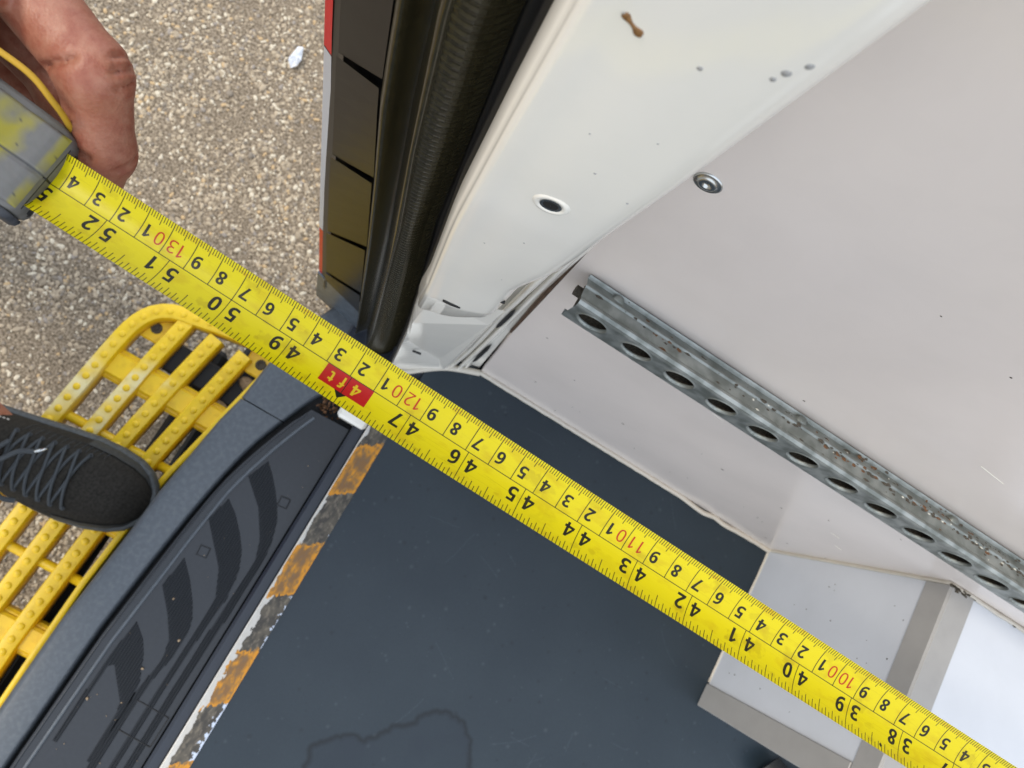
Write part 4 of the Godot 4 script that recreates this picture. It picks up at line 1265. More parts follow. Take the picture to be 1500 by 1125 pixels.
func door_edge() -> void:
	var strip_out := [-0.0942, -0.095, -0.0958, -0.0961, -0.0961, -0.0963, -0.0963]
	var strip_in := [-0.087, -0.0876, -0.0884, -0.0891, -0.0897, -0.0912, -0.0914]
	var pan_l := [-0.0843, -0.0846, -0.0856, -0.0863, -0.086, -0.0862, -0.0863]
	var pan_r := [-0.0395, -0.0429, -0.0465, -0.0501, -0.0545, -0.0599, -0.0611]
	var bulb_r := [-0.0354, -0.0385, -0.0413, -0.0438, -0.0472, -0.051, -0.0539]
	var chan := [-0.0287, -0.0314, -0.034, -0.038, -0.0428, -0.0472, -0.0492]
	var rid_l := [-0.0196, -0.0214, -0.0242, -0.0268, -0.0322, -0.0369, -0.0412]
	var rid_r := [-0.0183, -0.0188, -0.022, -0.0253, -0.0286, -0.0344, -0.0377]
	var fl_r := [0.0029, 0.0007, -0.0047, -0.011, -0.0181, -0.0205, -0.0238]
	var gap := [0.0078, 0.003, -0.002, -0.0081, -0.0143, -0.0176, -0.0206]
	var ys := []
	for k in 32: ys.append(lerpf(-0.03, 0.75, k / 31.0))
	for k in 4: ys.append(0.9 + 0.2 * k)
	# edge plate with the reflective band, outermost
	var st := start()
	for k in ys.size() - 1:
		if ys[k] < 0.02: continue
		var a := col(strip_out, -0.1685, ys[k]); var b := col(pan_l, -0.1622, ys[k]); var c := col(pan_l, -0.1622, ys[k + 1]); var d := col(strip_out, -0.1685, ys[k + 1])
		quad_from(st, a, b, c, d, Vector3(-0.08, 0.3, -1))
		quad_from(st, a, d, d - Vector3(0.001, 0, 0.03), a - Vector3(0.001, 0, 0.03), Vector3(1, 0.3, -0.18))
	var plate := part("edge_moulding", done(st), M.gloss_black, "glossy black moulding at outer edge of door frame")
	var bands := [[0.014, 0.198, true], [0.199, 0.474, false], [0.475, 0.66, true], [0.661, 0.93, false], [0.931, 1.15, true], [1.151, 1.45, false]]
	for e in bands:
		st = start()
		var n := 10
		for k in n:
			var y0 := lerpf(e[0], e[1], float(k) / n); var y1 := lerpf(e[0], e[1], (k + 1.0) / n)
			var f := Vector3(-0.0004, 0, 0.0009)
			quad_from(st, col(strip_out, -0.1685, y0) + f, col(strip_in, -0.1660, y0) + f, col(strip_in, -0.1660, y1) + f, col(strip_out, -0.1685, y1) + f, Vector3(-0.08, 0.3, -1))
			quad_from(st, col(strip_out, -0.1685, y0) + f, col(strip_out, -0.1685, y1) + f, col(strip_out, -0.19, y1) + f - Vector3(0.001, 0, 0), col(strip_out, -0.19, y0) + f - Vector3(0.001, 0, 0), Vector3(1, 0.3, -0.18))
		obj("reflective_band", done(st), M.red if e[2] else M.white_band, plate, "red reflective band" if e[2] else "white reflective band")
	# overlapping black panels between moulding and seal
	var cuts := [[0.062, 0.058], [0.095, 0.137], [0.2205, 0.2735], [0.372, 0.400], [0.487, 0.505], [0.62, 0.635], [0.80, 0.81], [1.1, 1.11], [1.45, 1.45]]
	for k in cuts.size() - 1:
		var l0: float = cuts[k][0] + 0.0008; var r0: float = cuts[k][1] + 0.0055
		var l1: float = cuts[k + 1][0] - 0.0006; var r1: float = cuts[k + 1][1] - 0.001
		st = start()
		var rows := 6
		for j in rows:
			var f0 := float(j) / rows; var f1 := (j + 1.0) / rows
			var q := []
			for e in [[pan_l, -0.162, l0, l1, f0], [pan_r, -0.152, r0, r1, f0], [pan_r, -0.152, r0, r1, f1], [pan_l, -0.162, l0, l1, f1]]:
				var y := lerpf(e[2], e[3], e[4])
				q.append(col(e[0], e[1], y) + Vector3(-0.3, 0, 1).normalized() * (0.0012 * e[4]))
			quad_from(st, q[0], q[1], q[2], q[3], Vector3(-0.06, 0.3, -1))
			if j == 0:
				quad_from(st, q[0], q[1], q[1] - Vector3(0, 0.0, 0.008), q[0] - Vector3(0, 0.0, 0.008), Vector3(-0.06, 2, -0.15))
		part("black_panel", done(st), M.gloss_black)
	st = start()
	for k in ys.size() - 1:
		if ys[k] < 0.05: continue
		quad_from(st, col(pan_l, -0.167, ys[k]), col(pan_r, -0.159, ys[k]), col(pan_r, -0.159, ys[k + 1]), col(pan_l, -0.167, ys[k + 1]), Vector3(-0.06, 0.3, -1))
	part("panel_backing", done(st), M.black)
	# rubber seal: bulb, channel, ridge and a finely ribbed flank, one extrusion
	st = start(false)
	var rings := []
	for y in ys:
		var a := col(pan_r, -0.153, y); var b := col(bulb_r, -0.151, y)
		var ring := PackedVector3Array()
		for k in 9:
			var f := k / 8.0
			var p := a.lerp(b, f)
			ring.append(p + Vector3(0.1, 0, 1).normalized() * sin(f * PI) * maxf(0.004, a.distance_to(b) * 0.75))
		ring.append(col(chan, -0.160, y))
		ring.append(col(chan, -0.158, y) + Vector3(0.003, 0, 0))
		rings.append(ring)
	loft(st, rings, false, false, true)
	var seal := part("door_seal", done(st), M.rubber, "black rubber door seal with ribbed flank")
	st = start(false)
	rings = []
	for y in ys:
		var l := col(rid_l, -0.1395, y); var r := col(rid_r, -0.1375, y)
		var ring := PackedVector3Array([col(chan, -0.159, y), l - Vector3(0.0008, 0, 0.003), l, l.lerp(r, 0.3) + Vector3(0, 0, 0.0016), l.lerp(r, 0.75) + Vector3(0, 0, 0.0018), r + Vector3(0.0006, 0, 0), r + Vector3(0.001, 0, -0.003)])
		rings.append(ring)
	loft(st, rings, false, false, true)
	obj("seal_ridge", done(st), M.rubber, seal, "rounded ridge of seal")
	st = start()
	rings = []
	var y := -0.03
	var n := 0
	while y < 0.82:
		var r := col(rid_r, -0.1395, y); var f := col(fl_r, -0.149, y)
		var out := (0.0011 if n % 2 == 0 else 0.0)
		var d := Vector3(0.35, 0, 0.94) * out
		var ring := PackedVector3Array()
		for k in 7:
			var t := k / 6.0
			ring.append(r.lerp(f, t) + d * (0.25 + 0.75 * t) + Vector3(0.35, -0.0, 0.94) * 0.003 * sin(t * PI) - Vector3(0, 0.006 * t, 0))
		ring.append(f + Vector3(0.004, -0.006, -0.006) + d * 0.4)
		rings.append(ring)
		y += (0.0014 if n % 2 == 0 else 0.0034)
		n += 1
	loft(st, rings, false, false, true)
	obj("ribbed_flank", done(st), M.rubber, seal, "finely ribbed flank of seal")
	st = start(false)
	rings = []
	for yy in ys:
		var e := Vector3(-0.0105 + shift_x(yy), yy, -0.134)
		rings.append(PackedVector3Array([col(fl_r, -0.153, yy), col(gap, -0.160, yy), e + Vector3(-0.004, 0, -0.014), e + Vector3(-0.0016, 0, -0.002), e + Vector3(0.004, 0, -0.004)]))
	loft(st, rings, false, false, true)
	obj("seal_lip", done(st), M.black, seal)
	# painted corner below the panels, with a torn hole
	st = start()
	var face := PackedVector3Array([Vector3(-0.0955, 0.058, -0.1655), Vector3(-0.0845, 0.062, -0.162), Vector3(-0.043, 0.06, -0.154), Vector3(-0.034, -0.06, -0.154), Vector3(-0.098, -0.06, -0.168)])
	for k in range(1, 4): tri_from(st, face[0], face[k], face[k + 1], Vector3(-0.07, 0, -1))
	for k in 5:
		var a := face[k]; var b := face[(k + 1) % 5]
		quad_from(st, a, b, b - Vector3(0, 0, 0.02), a - Vector3(0, 0, 0.02), Vector3(-0.07, 0, -0.16))
	var corner := part("body_corner", done(st), M.body_grey, "grey painted body corner with a chipped hole")
	st = start()
	rng.seed = 9
	var pl := PackedVector2Array()
	for j in 9: pl.append(Vector2(cos(TAU * j / 9) * 0.0075, sin(TAU * j / 9) * 0.0095) * rng.randf_range(0.8, 1.2))
	prism(st, pl, -0.001, 0.0006, 0.0, Transform3D(Basis(Vector3(0.98, 0, 0.19), Vector3(-0.19, 0, 0.98), Vector3(0, -1, 0)), Vector3(-0.0665, 0.001, -0.1612)))
	obj("hole", done(st), M.black, corner)
	st = start()
	for e in [[-0.057, -0.010, 0.0042], [-0.063, -0.021, 0.003], [-0.054, -0.03, 0.002]]:
		var q := PackedVector2Array()
		for j in 7: q.append(Vector2(cos(TAU * j / 7), sin(TAU * j / 7)) * e[2] * rng.randf_range(0.5, 1.3))
		prism(st, q, -0.001, 0.0005, 0.0, Transform3D(Basis(Vector3(0.98, 0, 0.19), Vector3(-0.19, 0, 0.98), Vector3(0, -1, 0)), Vector3(e[0], e[1], lerpf(-0.154, -0.168, (-0.034 - e[0]) / 0.064) - 0.0002)))
	obj("paint_chip", done(st), M.flake, corner)

func bumper_out(z: float) -> float:
	return table([-0.17, -0.12, -0.07, -0.027, 0.004, 0.097, 0.145, 0.25, 0.34], [-0.07, -0.0915, -0.0985, -0.102, -0.1084, -0.1192, -0.1215, -0.1295, -0.131], mirrored(z))
func bumper_in(z: float) -> float:
	return table([-0.17, -0.1, -0.067, -0.03, -0.001, 0.022, 0.046, 0.097, 0.16, 0.234, 0.38], [0.01, -0.012, -0.0362, -0.0505, -0.0613, -0.0672, -0.0717, -0.0789, -0.086, -0.0922, -0.096], mirrored(z))

func bumper() -> void:
	# cover, in two mouldings with a fine seam, its top curving over to the rear face
	var top := -0.035
	var piece := func(z0: float, z1: float, n: int) -> ArrayMesh:
		var st := start(false)
		var rings := []
		for k in n + 1:
			var z := lerpf(z0, z1, float(k) / n)
			var o := bumper_out(z); var i := bumper_in(z)
			var ring := PackedVector3Array()
			for q in [[o + 0.02, -0.15], [o + 0.001, -0.13], [o - 0.001, -0.055], [o - 0.0003, top - 0.008], [o + 0.0022, top - 0.0025], [o + 0.0052, top - 0.0003], [o + 0.0056, top - 0.0002], [lerpf(o, i, 0.3), top + 0.0005], [lerpf(o, i, 0.7), top + 0.0005], [i - 0.0045, top], [i - 0.004, top - 0.0001], [i - 0.0022, top - 0.0012], [i - 0.0004, top - 0.005], [i, top - 0.025]]:
				ring.append(Vector3(q[0], q[1], z))
			rings.append(ring)
		loft(st, rings, false, false)
		return done(st)
	var b := part("rear_bumper", piece.call(-0.0264, 1.3464, 90), M.bumper, "matt dark grey plastic bumper top")
	obj("corner_piece", piece.call(-0.17, -0.0276, 14), M.bumper, b, "bumper corner piece beyond seam")
	obj("corner_piece", piece.call(1.3476, 1.49, 14), M.bumper, b)
	# dark slot between bumper and tread plate
	var st := start()
	var under := PackedVector2Array()
	for k in 40:
		var z := lerpf(-0.15, 1.47, k / 39.0)
		under.append(Vector2(bumper_in(z) - 0.004, z))
	under.append(Vector2(0.03, 1.47)); under.append(Vector2(0.03, -0.15))
	prism(st, under, -0.075, -0.058)
	obj("slot_base", done(st), M.black, b)
	# tread plate
	var rim := func(z: float) -> float: return -0.0045 + table([-0.053, -0.0445, -0.0021, 0.03, 0.0606, 0.1156, 0.24, 0.37], [-0.0285, -0.0345, -0.0495, -0.059, -0.0665, -0.0728, -0.0835, -0.0872], mirrored(z))
	var edge := PackedVector2Array()
	for k in 70:
		var z := lerpf(-0.053, 1.373, k / 69.0)
		edge.append(Vector2(rim.call(z), z))
	edge.append(Vector2(0.0118, 1.373)); edge.append(Vector2(0.0118, -0.0545))
	st = start()
	prism(st, edge, -0.057, -0.0305, 0.0018)
	var plate := part("tread_plate", done(st), M.plate, "glossy black tread plate with ribbed pattern")
	# raised brown bead near its outer edge and the upstand beyond
	for e in [[0.0112, 0.0018, -0.0300, M.bumper], [0.0022, 0.0012, -0.0304, M.plate]]:
		st = start(false)
		var path := PackedVector3Array()
		for k in 90:
			var z := lerpf(-0.047, 1.367, k / 89.0)
			path.append(Vector3(rim.call(z) + e[0], e[2], z))
		tube(st, path, e[1], 8)
		obj("raised_bead", done(st), e[3], plate)
	# leaf-shaped ribbed inlays
	var leaves := [
		[-0.0669, 0.2121, -0.0525, 0.224, -0.0436, 0.2369, -0.0328, 0.2605, -0.0291, 0.2844, -0.0305, 0.31, -0.0325, 0.3432, -0.0357, 0.3426, -0.0362, 0.2935, -0.0390, 0.2836, -0.0530, 0.2676, -0.0624, 0.2564, -0.0666, 0.2600, -0.0676, 0.30, -0.0686, 0.3395, -0.0728, 0.3394, -0.0718, 0.28, -0.0711, 0.2507],
		[-0.0612, 0.1390, -0.0450, 0.155, -0.0305, 0.1731, -0.0220, 0.187, -0.0184, 0.2005, -0.0184, 0.2265, -0.0232, 0.25, -0.0246, 0.2780, -0.0247, 0.3410, -0.0247, 0.42, -0.0313, 0.42, -0.0315, 0.3440, -0.0322, 0.2752, -0.0262, 0.2332, -0.0310, 0.2137, -0.0454, 0.1936, -0.0653, 0.1717],
		[-0.0560, 0.0679, -0.042, 0.078, -0.0282, 0.0922, -0.0165, 0.107, -0.0079, 0.1259, -0.0040, 0.1543, -0.0070, 0.20, -0.0085, 0.2562, -0.0085, 0.42, -0.0150, 0.42, -0.0148, 0.2647, -0.0130, 0.1791, -0.0140, 0.1592, -0.0268, 0.1329, -0.0573, 0.1004, -0.0622, 0.0952],
		[-0.0426, 0.0155, -0.031, 0.026, -0.0213, 0.0369, -0.0108, 0.05, -0.0023, 0.0635, 0.0054, 0.087, 0.0078, 0.11, 0.0068, 0.1605, 0.0046, 0.2534, 0.0046, 0.42, -0.0015, 0.42, -0.0030, 0.2523, -0.0011, 0.1577, 0.0006, 0.1104, -0.0074, 0.0887, -0.0256, 0.0620, -0.0516, 0.0395]]
	for l in leaves:
		var pl := plan(l)
		st = start()
		prism(st, pl, -0.0315, -0.0302)
		var x := -0.08
		while x < 0.015:
			var hits := []
			for k in pl.size():
				var a := pl[k]; var c := pl[(k + 1) % pl.size()]
				if (a.x - x) * (c.x - x) < 0.0: hits.append(lerpf(a.y, c.y, (x - a.x) / (c.x - a.x)))
			hits.sort()
			for k in range(0, hits.size() - 1, 2):
				var z0: float = hits[k] + 0.0008; var z1: float = hits[k + 1] - 0.0008
				if z1 - z0 < 0.002: continue
				for s in [[-0.0008, 0.0, -0.0003, 0.0011], [-0.0003, 0.0011, 0.0003, 0.0011], [0.0003, 0.0011, 0.0008, 0.0]]:
					quad_from(st, Vector3(x + s[0], -0.0302 + s[1], z0), Vector3(x + s[2], -0.0302 + s[3], z0), Vector3(x + s[2], -0.0302 + s[3], z1), Vector3(x + s[0], -0.0302 + s[1], z1), Vector3(x, -1, z0))
			x += 0.0027
		obj("ribbed_inlay", done(st), M.ribbed, plate)
	# square plugs in the plate
	for e in [Vector2(-0.0062, 0.0446), Vector2(-0.0486, 0.1252)]:
		st = start()
		box(st, Vector3(-0.0058, -0.031, -0.0058), Vector3(0.0058, -0.0303, 0.0058), 0.0006, Transform3D(Basis(Vector3.UP, 0.1), Vector3(e.x, 0, e.y)))
		var hole := obj("plug_recess", done(st), M.black, plate)
		st = start()
		box(st, Vector3(-0.0047, -0.0305, -0.0047), Vector3(0.0047, -0.0296, 0.0047), 0.0008, Transform3D(Basis(Vector3.UP, 0.1), Vector3(e.x, 0, e.y)))
		obj("square_plug", done(st), M.plate, plate)
	# moulded rectangle across the ribs
	st = start()
	var fr := [Vector3(-0.0254, -0.0296, 0.2755), Vector3(0.0095, -0.0296, 0.2775), Vector3(0.0087, -0.0296, 0.3081), Vector3(-0.0259, -0.0296, 0.3062)]
	for k in 4:
		var a: Vector3 = fr[k]; var d: Vector3 = fr[(k + 1) % 4] - a
		box(st, Vector3(0, -0.0012, -0.0005), Vector3(d.length(), 0.0001, 0.0005), 0.0002, Transform3D(Basis(Vector3.UP, atan2(-d.z, d.x)), a))
	obj("moulded_frame", done(st), M.black, plate)
	# grit lying in the tread
	st = start()
	rng.seed = 23
	for k in 34:
		var p := Vector3(rng.randf_range(-0.07, 0.008), -0.0296, rng.randf_range(-0.03, 0.36))
		if k < 6: p = [Vector3(-0.0375, -0.0292, 0.248), Vector3(-0.0665, -0.0292, 0.2935), Vector3(-0.037, -0.0292, 0.2835), Vector3(-0.005, -0.0293, 0.0), Vector3(-0.022, -0.0293, 0.21), Vector3(-0.0485, -0.0293, 0.178)][k]
		var r := rng.randf_range(0.00015, 0.0004) if k > 5 else rng.randf_range(0.0005, 0.0011)
		box(st, -Vector3(r, r * 0.6, r * 1.3), Vector3(r, r * 0.8, r * 1.3), r * 0.5, Transform3D(Basis(Vector3.UP, rng.randf() * 3.0), p))
	obj("grit", done(st), M.stone, plate).set_meta("kind", "stuff")
	# dirt and leaf litter in the corner of the slot
	st = start()
	for k in 40:
		var p := Vector3(rng.randfn(-0.021, 0.006), rng.randf_range(-0.05, -0.032), rng.randfn(-0.064, 0.005))
		box(st, -Vector3(0.0018, 0.0008, 0.001), Vector3(0.0018, 0.0008, 0.001), 0.0004, Transform3D(Basis.from_euler(Vector3(rng.randf(), rng.randf() * 6.0, rng.randf())), p))
	obj("packed_dirt", done(st), M.rust, plate).set_meta("kind", "stuff")

func black_strap() -> void:
	var st := start(false)
	var path := smooth_line(PackedVector3Array([Vector3(0.604, 0.012, 0.036), Vector3(0.618, 0.02, 0.044), Vector3(0.65, 0.024, 0.048), Vector3(0.69, 0.022, 0.056), Vector3(0.74, 0.016, 0.07), Vector3(0.8, 0.012, 0.1)]), 6)
	tube(st, path, 0.018, 10, 0.8)
	var o := obj("black_strap", done(st), M.black, self)
	o.set_meta("label", "black webbing strap bundle on floor beside the boxed wheel arch")
	o.set_meta("category", "strap")
	var bk := start()
	box(bk, Vector3(0.624, 0.03, 0.034), Vector3(0.642, 0.043, 0.056), 0.002)
	obj("buckle", done(bk), M.black, o)

# ---------------------------------------------------------------- the person
func nets(bones: Array, cell: float, k_: float, st: SurfaceTool, off: Vector3, grooves: Array = []) -> void:
	# bones: [a, b, ra, rb]; one vertex in each cell that the surface crosses
	var lo := Vector3(1e9, 1e9, 1e9); var hi := -lo
	for b in bones:
		var r: float = maxf(b[2], b[3]) + 3.0 * cell
		lo = lo.min(b[0] - Vector3(r, r, r)).min(b[1] - Vector3(r, r, r))
		hi = hi.max(b[0] + Vector3(r, r, r)).max(b[1] + Vector3(r, r, r))
	var n := Vector3i(((hi - lo) / cell).ceil()) + Vector3i.ONE
	var f := PackedFloat32Array()
	f.resize(n.x * n.y * n.z)
	f.fill(0.02)
	for b in bones:
		var a: Vector3 = b[0]; var d: Vector3 = b[1] - a
		var dd := maxf(d.length_squared(), 1e-9)
		var ra: float = b[2]; var rb: float = b[3]
		var r := maxf(ra, rb) + 0.012
		var i0 := Vector3i((((a.min(b[1]) - Vector3(r, r, r)) - lo) / cell).floor()).clamp(Vector3i.ZERO, n - Vector3i.ONE)
		var i1 := Vector3i((((a.max(b[1]) + Vector3(r, r, r)) - lo) / cell).ceil()).clamp(Vector3i.ZERO, n - Vector3i.ONE)
		for z in range(i0.z, i1.z + 1):
			for y in range(i0.y, i1.y + 1):
				var row := (z * n.y + y) * n.x
				for x in range(i0.x, i1.x + 1):
					var p := lo + Vector3(x, y, z) * cell - a
					var t := clampf(p.dot(d) / dd, 0.0, 1.0)
					var v := (p - d * t).length() - lerpf(ra, rb, t)
					var o := f[row + x]
					var h := maxf(k_ - absf(o - v), 0.0) / k_
					f[row + x] = minf(o, v) - h * h * k_ * 0.25
	for g in grooves:
		# [centre, axis of the finger, reach, depth, width]: a shallow crease across it
		var c: Vector3 = g[0]; var ax: Vector3 = g[1].normalized()
		var r: float = g[2]
		var i0 := Vector3i(((c - Vector3(r, r, r) - lo) / cell).floor()).clamp(Vector3i.ZERO, n - Vector3i.ONE)
		var i1 := Vector3i(((c + Vector3(r, r, r) - lo) / cell).ceil()).clamp(Vector3i.ZERO, n - Vector3i.ONE)
		for z in range(i0.z, i1.z + 1):
			for y in range(i0.y, i1.y + 1):
				for x in range(i0.x, i1.x + 1):
					var p := lo + Vector3(x, y, z) * cell - c
					var m := p.length()
					if m > r: continue
					var q: float = p.dot(ax) / g[4]
					f[(z * n.y + y) * n.x + x] += g[3] * exp(-q * q) * (1.0 - smoothstep(r * 0.55, r, m))
	var at := {}
	var verts := PackedVector3Array()
	for z in n.z - 1:
		for y in n.y - 1:
			for x in n.x - 1:
				var i := (z * n.y + y) * n.x + x
				var c := [f[i], f[i + 1], f[i + n.x], f[i + n.x + 1], f[i + n.x * n.y], f[i + n.x * n.y + 1], f[i + n.x * n.y + n.x], f[i + n.x * n.y + n.x + 1]]
				var inside := 0
				for v in c: if v < 0.0: inside += 1
				if inside == 0 or inside == 8: continue
				var s := Vector3.ZERO
				var m := 0
				for e in [[0, 1], [2, 3], [4, 5], [6, 7], [0, 2], [1, 3], [4, 6], [5, 7], [0, 4], [1, 5], [2, 6], [3, 7]]:
					if (c[e[0]] < 0.0) != (c[e[1]] < 0.0):
						var t: float = c[e[0]] / (c[e[0]] - c[e[1]])
						s += Vector3(e[0] & 1, (e[0] >> 1) & 1, e[0] >> 2).lerp(Vector3(e[1] & 1, (e[1] >> 1) & 1, e[1] >> 2), t)
						m += 1
				at[i] = verts.size()
				verts.append(lo + (Vector3(x, y, z) + s / m) * cell - off)
	var sx := 1; var sy := n.x; var sz := n.x * n.y
	for i in at:
		for e in [[sx, sy, sz], [sy, sz, sx], [sz, sx, sy]]:
			var a: float = f[i]; var b: float = f[i + e[0]]
			if (a < 0.0) == (b < 0.0): continue
			var q := [i, i - e[1], i - e[1] - e[2], i - e[2]]
			if not (at.has(q[1]) and at.has(q[2]) and at.has(q[3])): continue
			var v := [verts[at[q[0]]], verts[at[q[1]]], verts[at[q[2]]], verts[at[q[3]]]]
			if a < 0.0: quad(st, v[0], v[3], v[2], v[1])
			else: quad(st, v[0], v[1], v[2], v[3])

func person() -> void:
	var foot := Vector3(-0.3, STEP + 0.003, 0.145)
	var t := thing("person", "person with one black trainer on the yellow step, left hand gripping the tape case", "person", foot)
	# the hand: index finger bent round the case, the others behind and below it
	var I := [Vector3(-0.1742, 0.5401, -0.0946), Vector3(-0.1332, 0.5413, -0.0788), Vector3(-0.1262, 0.5165, -0.0622), Vector3(-0.1285, 0.4995, -0.0555)]
	var Mf := [Vector3(-0.1945, 0.5175, -0.0890), Vector3(-0.1495, 0.5165, -0.0760), Vector3(-0.1418, 0.4955, -0.0583), Vector3(-0.1423, 0.4810, -0.0500)]
	var R := [Vector3(-0.2100, 0.4960, -0.0840), Vector3(-0.1660, 0.4950, -0.0720), Vector3(-0.1540, 0.4870, -0.0540), Vector3(-0.1550, 0.4800, -0.0420)]
	var Pk := [Vector3(-0.2230, 0.4760, -0.0770), Vector3(-0.1870, 0.4755, -0.0665), Vector3(-0.1760, 0.4700, -0.0510), Vector3(-0.1770, 0.4650, -0.0410)]
	var bones := []
	for e in [[I, 0.0132, 0.0120, 0.0109, 0.0090], [Mf, 0.0122, 0.0108, 0.0100, 0.0084], [R, 0.0118, 0.0104, 0.0096, 0.0080], [Pk, 0.0104, 0.0090, 0.0084, 0.0070]]:
		for k in 3: bones.append([e[0][k], e[0][k + 1], e[k + 1], e[k + 2]])
	# flesh on the sides of the finger, back of the hand, heel, thumb, wrist and forearm
	var wrist := Vector3(-0.300, 0.5080, -0.1000)
	var elbow := Vector3(-0.555, 0.535, -0.140)
	for e in [[I, 0.0128], [Mf, 0.0128], [R, 0.0122], [Pk, 0.0112]]: bones.append([wrist + (e[0][0] - wrist) * 0.25, e[0][0], 0.016, e[1]])
	bones.append([Vector3(-0.255, 0.545, -0.088), Vector3(-0.196, 0.553, -0.074), 0.0165, 0.0135])   # thumb: metacarpal, then two bones over the case
	bones.append([Vector3(-0.196, 0.553, -0.074), Vector3(-0.172, 0.556, -0.0775), 0.0135, 0.0105])
	bones.append([Vector3(-0.215, 0.556, -0.065), Vector3(-0.218, 0.580, -0.038), 0.0120, 0.0108])
	bones.append([Vector3(-0.218, 0.580, -0.038), Vector3(-0.222, 0.590, -0.012), 0.0105, 0.0090])
	bones.append([wrist, Vector3(-0.255, 0.540, -0.090), 0.022, 0.017])
	bones.append([wrist + Vector3(0, 0.009, 0), elbow + Vector3(0, 0.01, 0), 0.024, 0.036])
	bones.append([wrist - Vector3(0, 0.009, 0), elbow - Vector3(0, 0.01, 0), 0.023, 0.036])
	var d0: Vector3 = (I[1] - I[0]).normalized(); var d1: Vector3 = (I[2] - I[1]).normalized(); var d2: Vector3 = (I[3] - I[2]).normalized()
	var cam := Vector3(0.33, 0.62, 0.02)
	var grooves := [
		[I[1] + Vector3(0.009, 0.004, -0.006), (d0 + d1 * 0.8), 0.0095, 0.0022, 0.0010],
		[I[1] + Vector3(0.006, 0.005, -0.0085), (d0 + d1 * 0.3), 0.0085, 0.0020, 0.0009],
		[I[1] + Vector3(0.011, 0.002, -0.0015), (d0 * 0.6 + d1), 0.0075, 0.0016, 0.0009],
		[I[1] + Vector3(-0.0075, 0.0065, 0.0055), (d0 + d1), 0.0115, 0.0026, 0.0013],
		[I[2] + Vector3(-0.004, 0.0065, 0.002), (d1 + d2), 0.0105, 0.0022, 0.0012],
		[I[2] + Vector3(0.0095, 0.002, -0.001), (d1 + d2), 0.0080, 0.0016, 0.0009]]
	var st := start(false)
	nets(bones, 0.0014, 0.0042, st, foot, grooves)
	obj("hand_and_arm", done(st), M.skin, t, "bent fingers of left hand")
	# lower leg
	var ankle := Vector3(-0.356, -0.118, 0.142)
	var knee := Vector3(-0.47, 0.25, 0.21)
	st = start(false)
	nets([[ankle - Vector3(0, 0.05, 0.0), ankle, 0.034, 0.036], [ankle, ankle.lerp(knee, 0.35), 0.036, 0.044], [ankle.lerp(knee, 0.35), ankle.lerp(knee, 0.7), 0.046, 0.058], [ankle.lerp(knee, 0.7), knee, 0.058, 0.056], [ankle + Vector3(0.004, 0.012, -0.022), ankle + Vector3(0.008, 0.014, -0.028), 0.014, 0.012], [ankle - Vector3(0, 0.05, 0), ankle + Vector3(0.07, -0.055, -0.006), 0.03, 0.02]], 0.007, 0.02, st, foot)
	obj("lower_leg", done(st), M.skin, t, "bare ankle above shoe")
	st = start(false)
	var hip := Vector3(-0.83, 0.45, 0.22); var hip2 := Vector3(-0.84, 0.44, 0.06); var knee2 := Vector3(-0.83, 0.01, 0.02); var ankle2 := Vector3(-0.955, -0.40, 0.0)
	nets([[ankle.lerp(knee, 0.62), knee, 0.072, 0.078], [knee, hip, 0.078, 0.1], [hip, hip2, 0.105, 0.105], [hip2, knee2, 0.1, 0.075], [knee2, ankle2 + Vector3(0.01, 0.03, 0), 0.075, 0.058], [hip.lerp(hip2, 0.5), Vector3(-0.80, 0.52, 0.14), 0.12, 0.125]], 0.014, 0.03, st, foot)
	obj("trousers", done(st), M.denim, t)
	st = start(false)
	var chest := Vector3(-0.60, 0.79, 0.14); var sh := Vector3(-0.535, 0.845, -0.035); var sh2 := Vector3(-0.555, 0.845, 0.315); var elbow2 := Vector3(-0.63, 0.56, 0.39); var wrist2 := Vector3(-0.56, 0.33, 0.40)
	nets([[Vector3(-0.80, 0.50, 0.14), Vector3(-0.70, 0.65, 0.14), 0.13, 0.135], [Vector3(-0.70, 0.65, 0.09), chest - Vector3(0, 0, 0.05), 0.125, 0.13], [Vector3(-0.70, 0.65, 0.19), chest + Vector3(0, 0, 0.05), 0.125, 0.13], [sh, sh2, 0.078, 0.078], [sh, elbow, 0.07, 0.056], [elbow, wrist.lerp(elbow, 0.3), 0.056, 0.046], [sh2, elbow2, 0.07, 0.056], [elbow2, wrist2, 0.056, 0.044], [Vector3(-0.545, 0.87, 0.14), Vector3(-0.49, 0.935, 0.135), 0.085, 0.07]], 0.014, 0.035, st, foot)
	obj("jacket", done(st), M.fleece, t)
	st = start(false)
	var skull := Vector3(-0.40, 1.045, 0.125)
	nets([[Vector3(-0.49, 0.92, 0.135), Vector3(-0.435, 0.99, 0.128), 0.054, 0.05], [skull + Vector3(-0.03, 0.02, 0), skull + Vector3(0.0, 0.025, 0), 0.084, 0.08], [skull + Vector3(0.02, -0.03, 0), skull + Vector3(0.035, -0.062, 0), 0.055, 0.036], [skull + Vector3(0.078, 0.0, 0), skull + Vector3(0.092, -0.028, 0), 0.008, 0.013], [skull + Vector3(0.07, -0.062, -0.014), skull + Vector3(0.07, -0.062, 0.014), 0.008, 0.008], [skull + Vector3(-0.01, 0.0, 0.083), skull + Vector3(-0.015, -0.025, 0.08), 0.014, 0.009], [skull + Vector3(-0.01, 0.0, -0.083), skull + Vector3(-0.015, -0.025, -0.08), 0.014, 0.009]], 0.006, 0.016, st, foot)
	obj("head", done(st), M.skin, t)
	st = start(false)
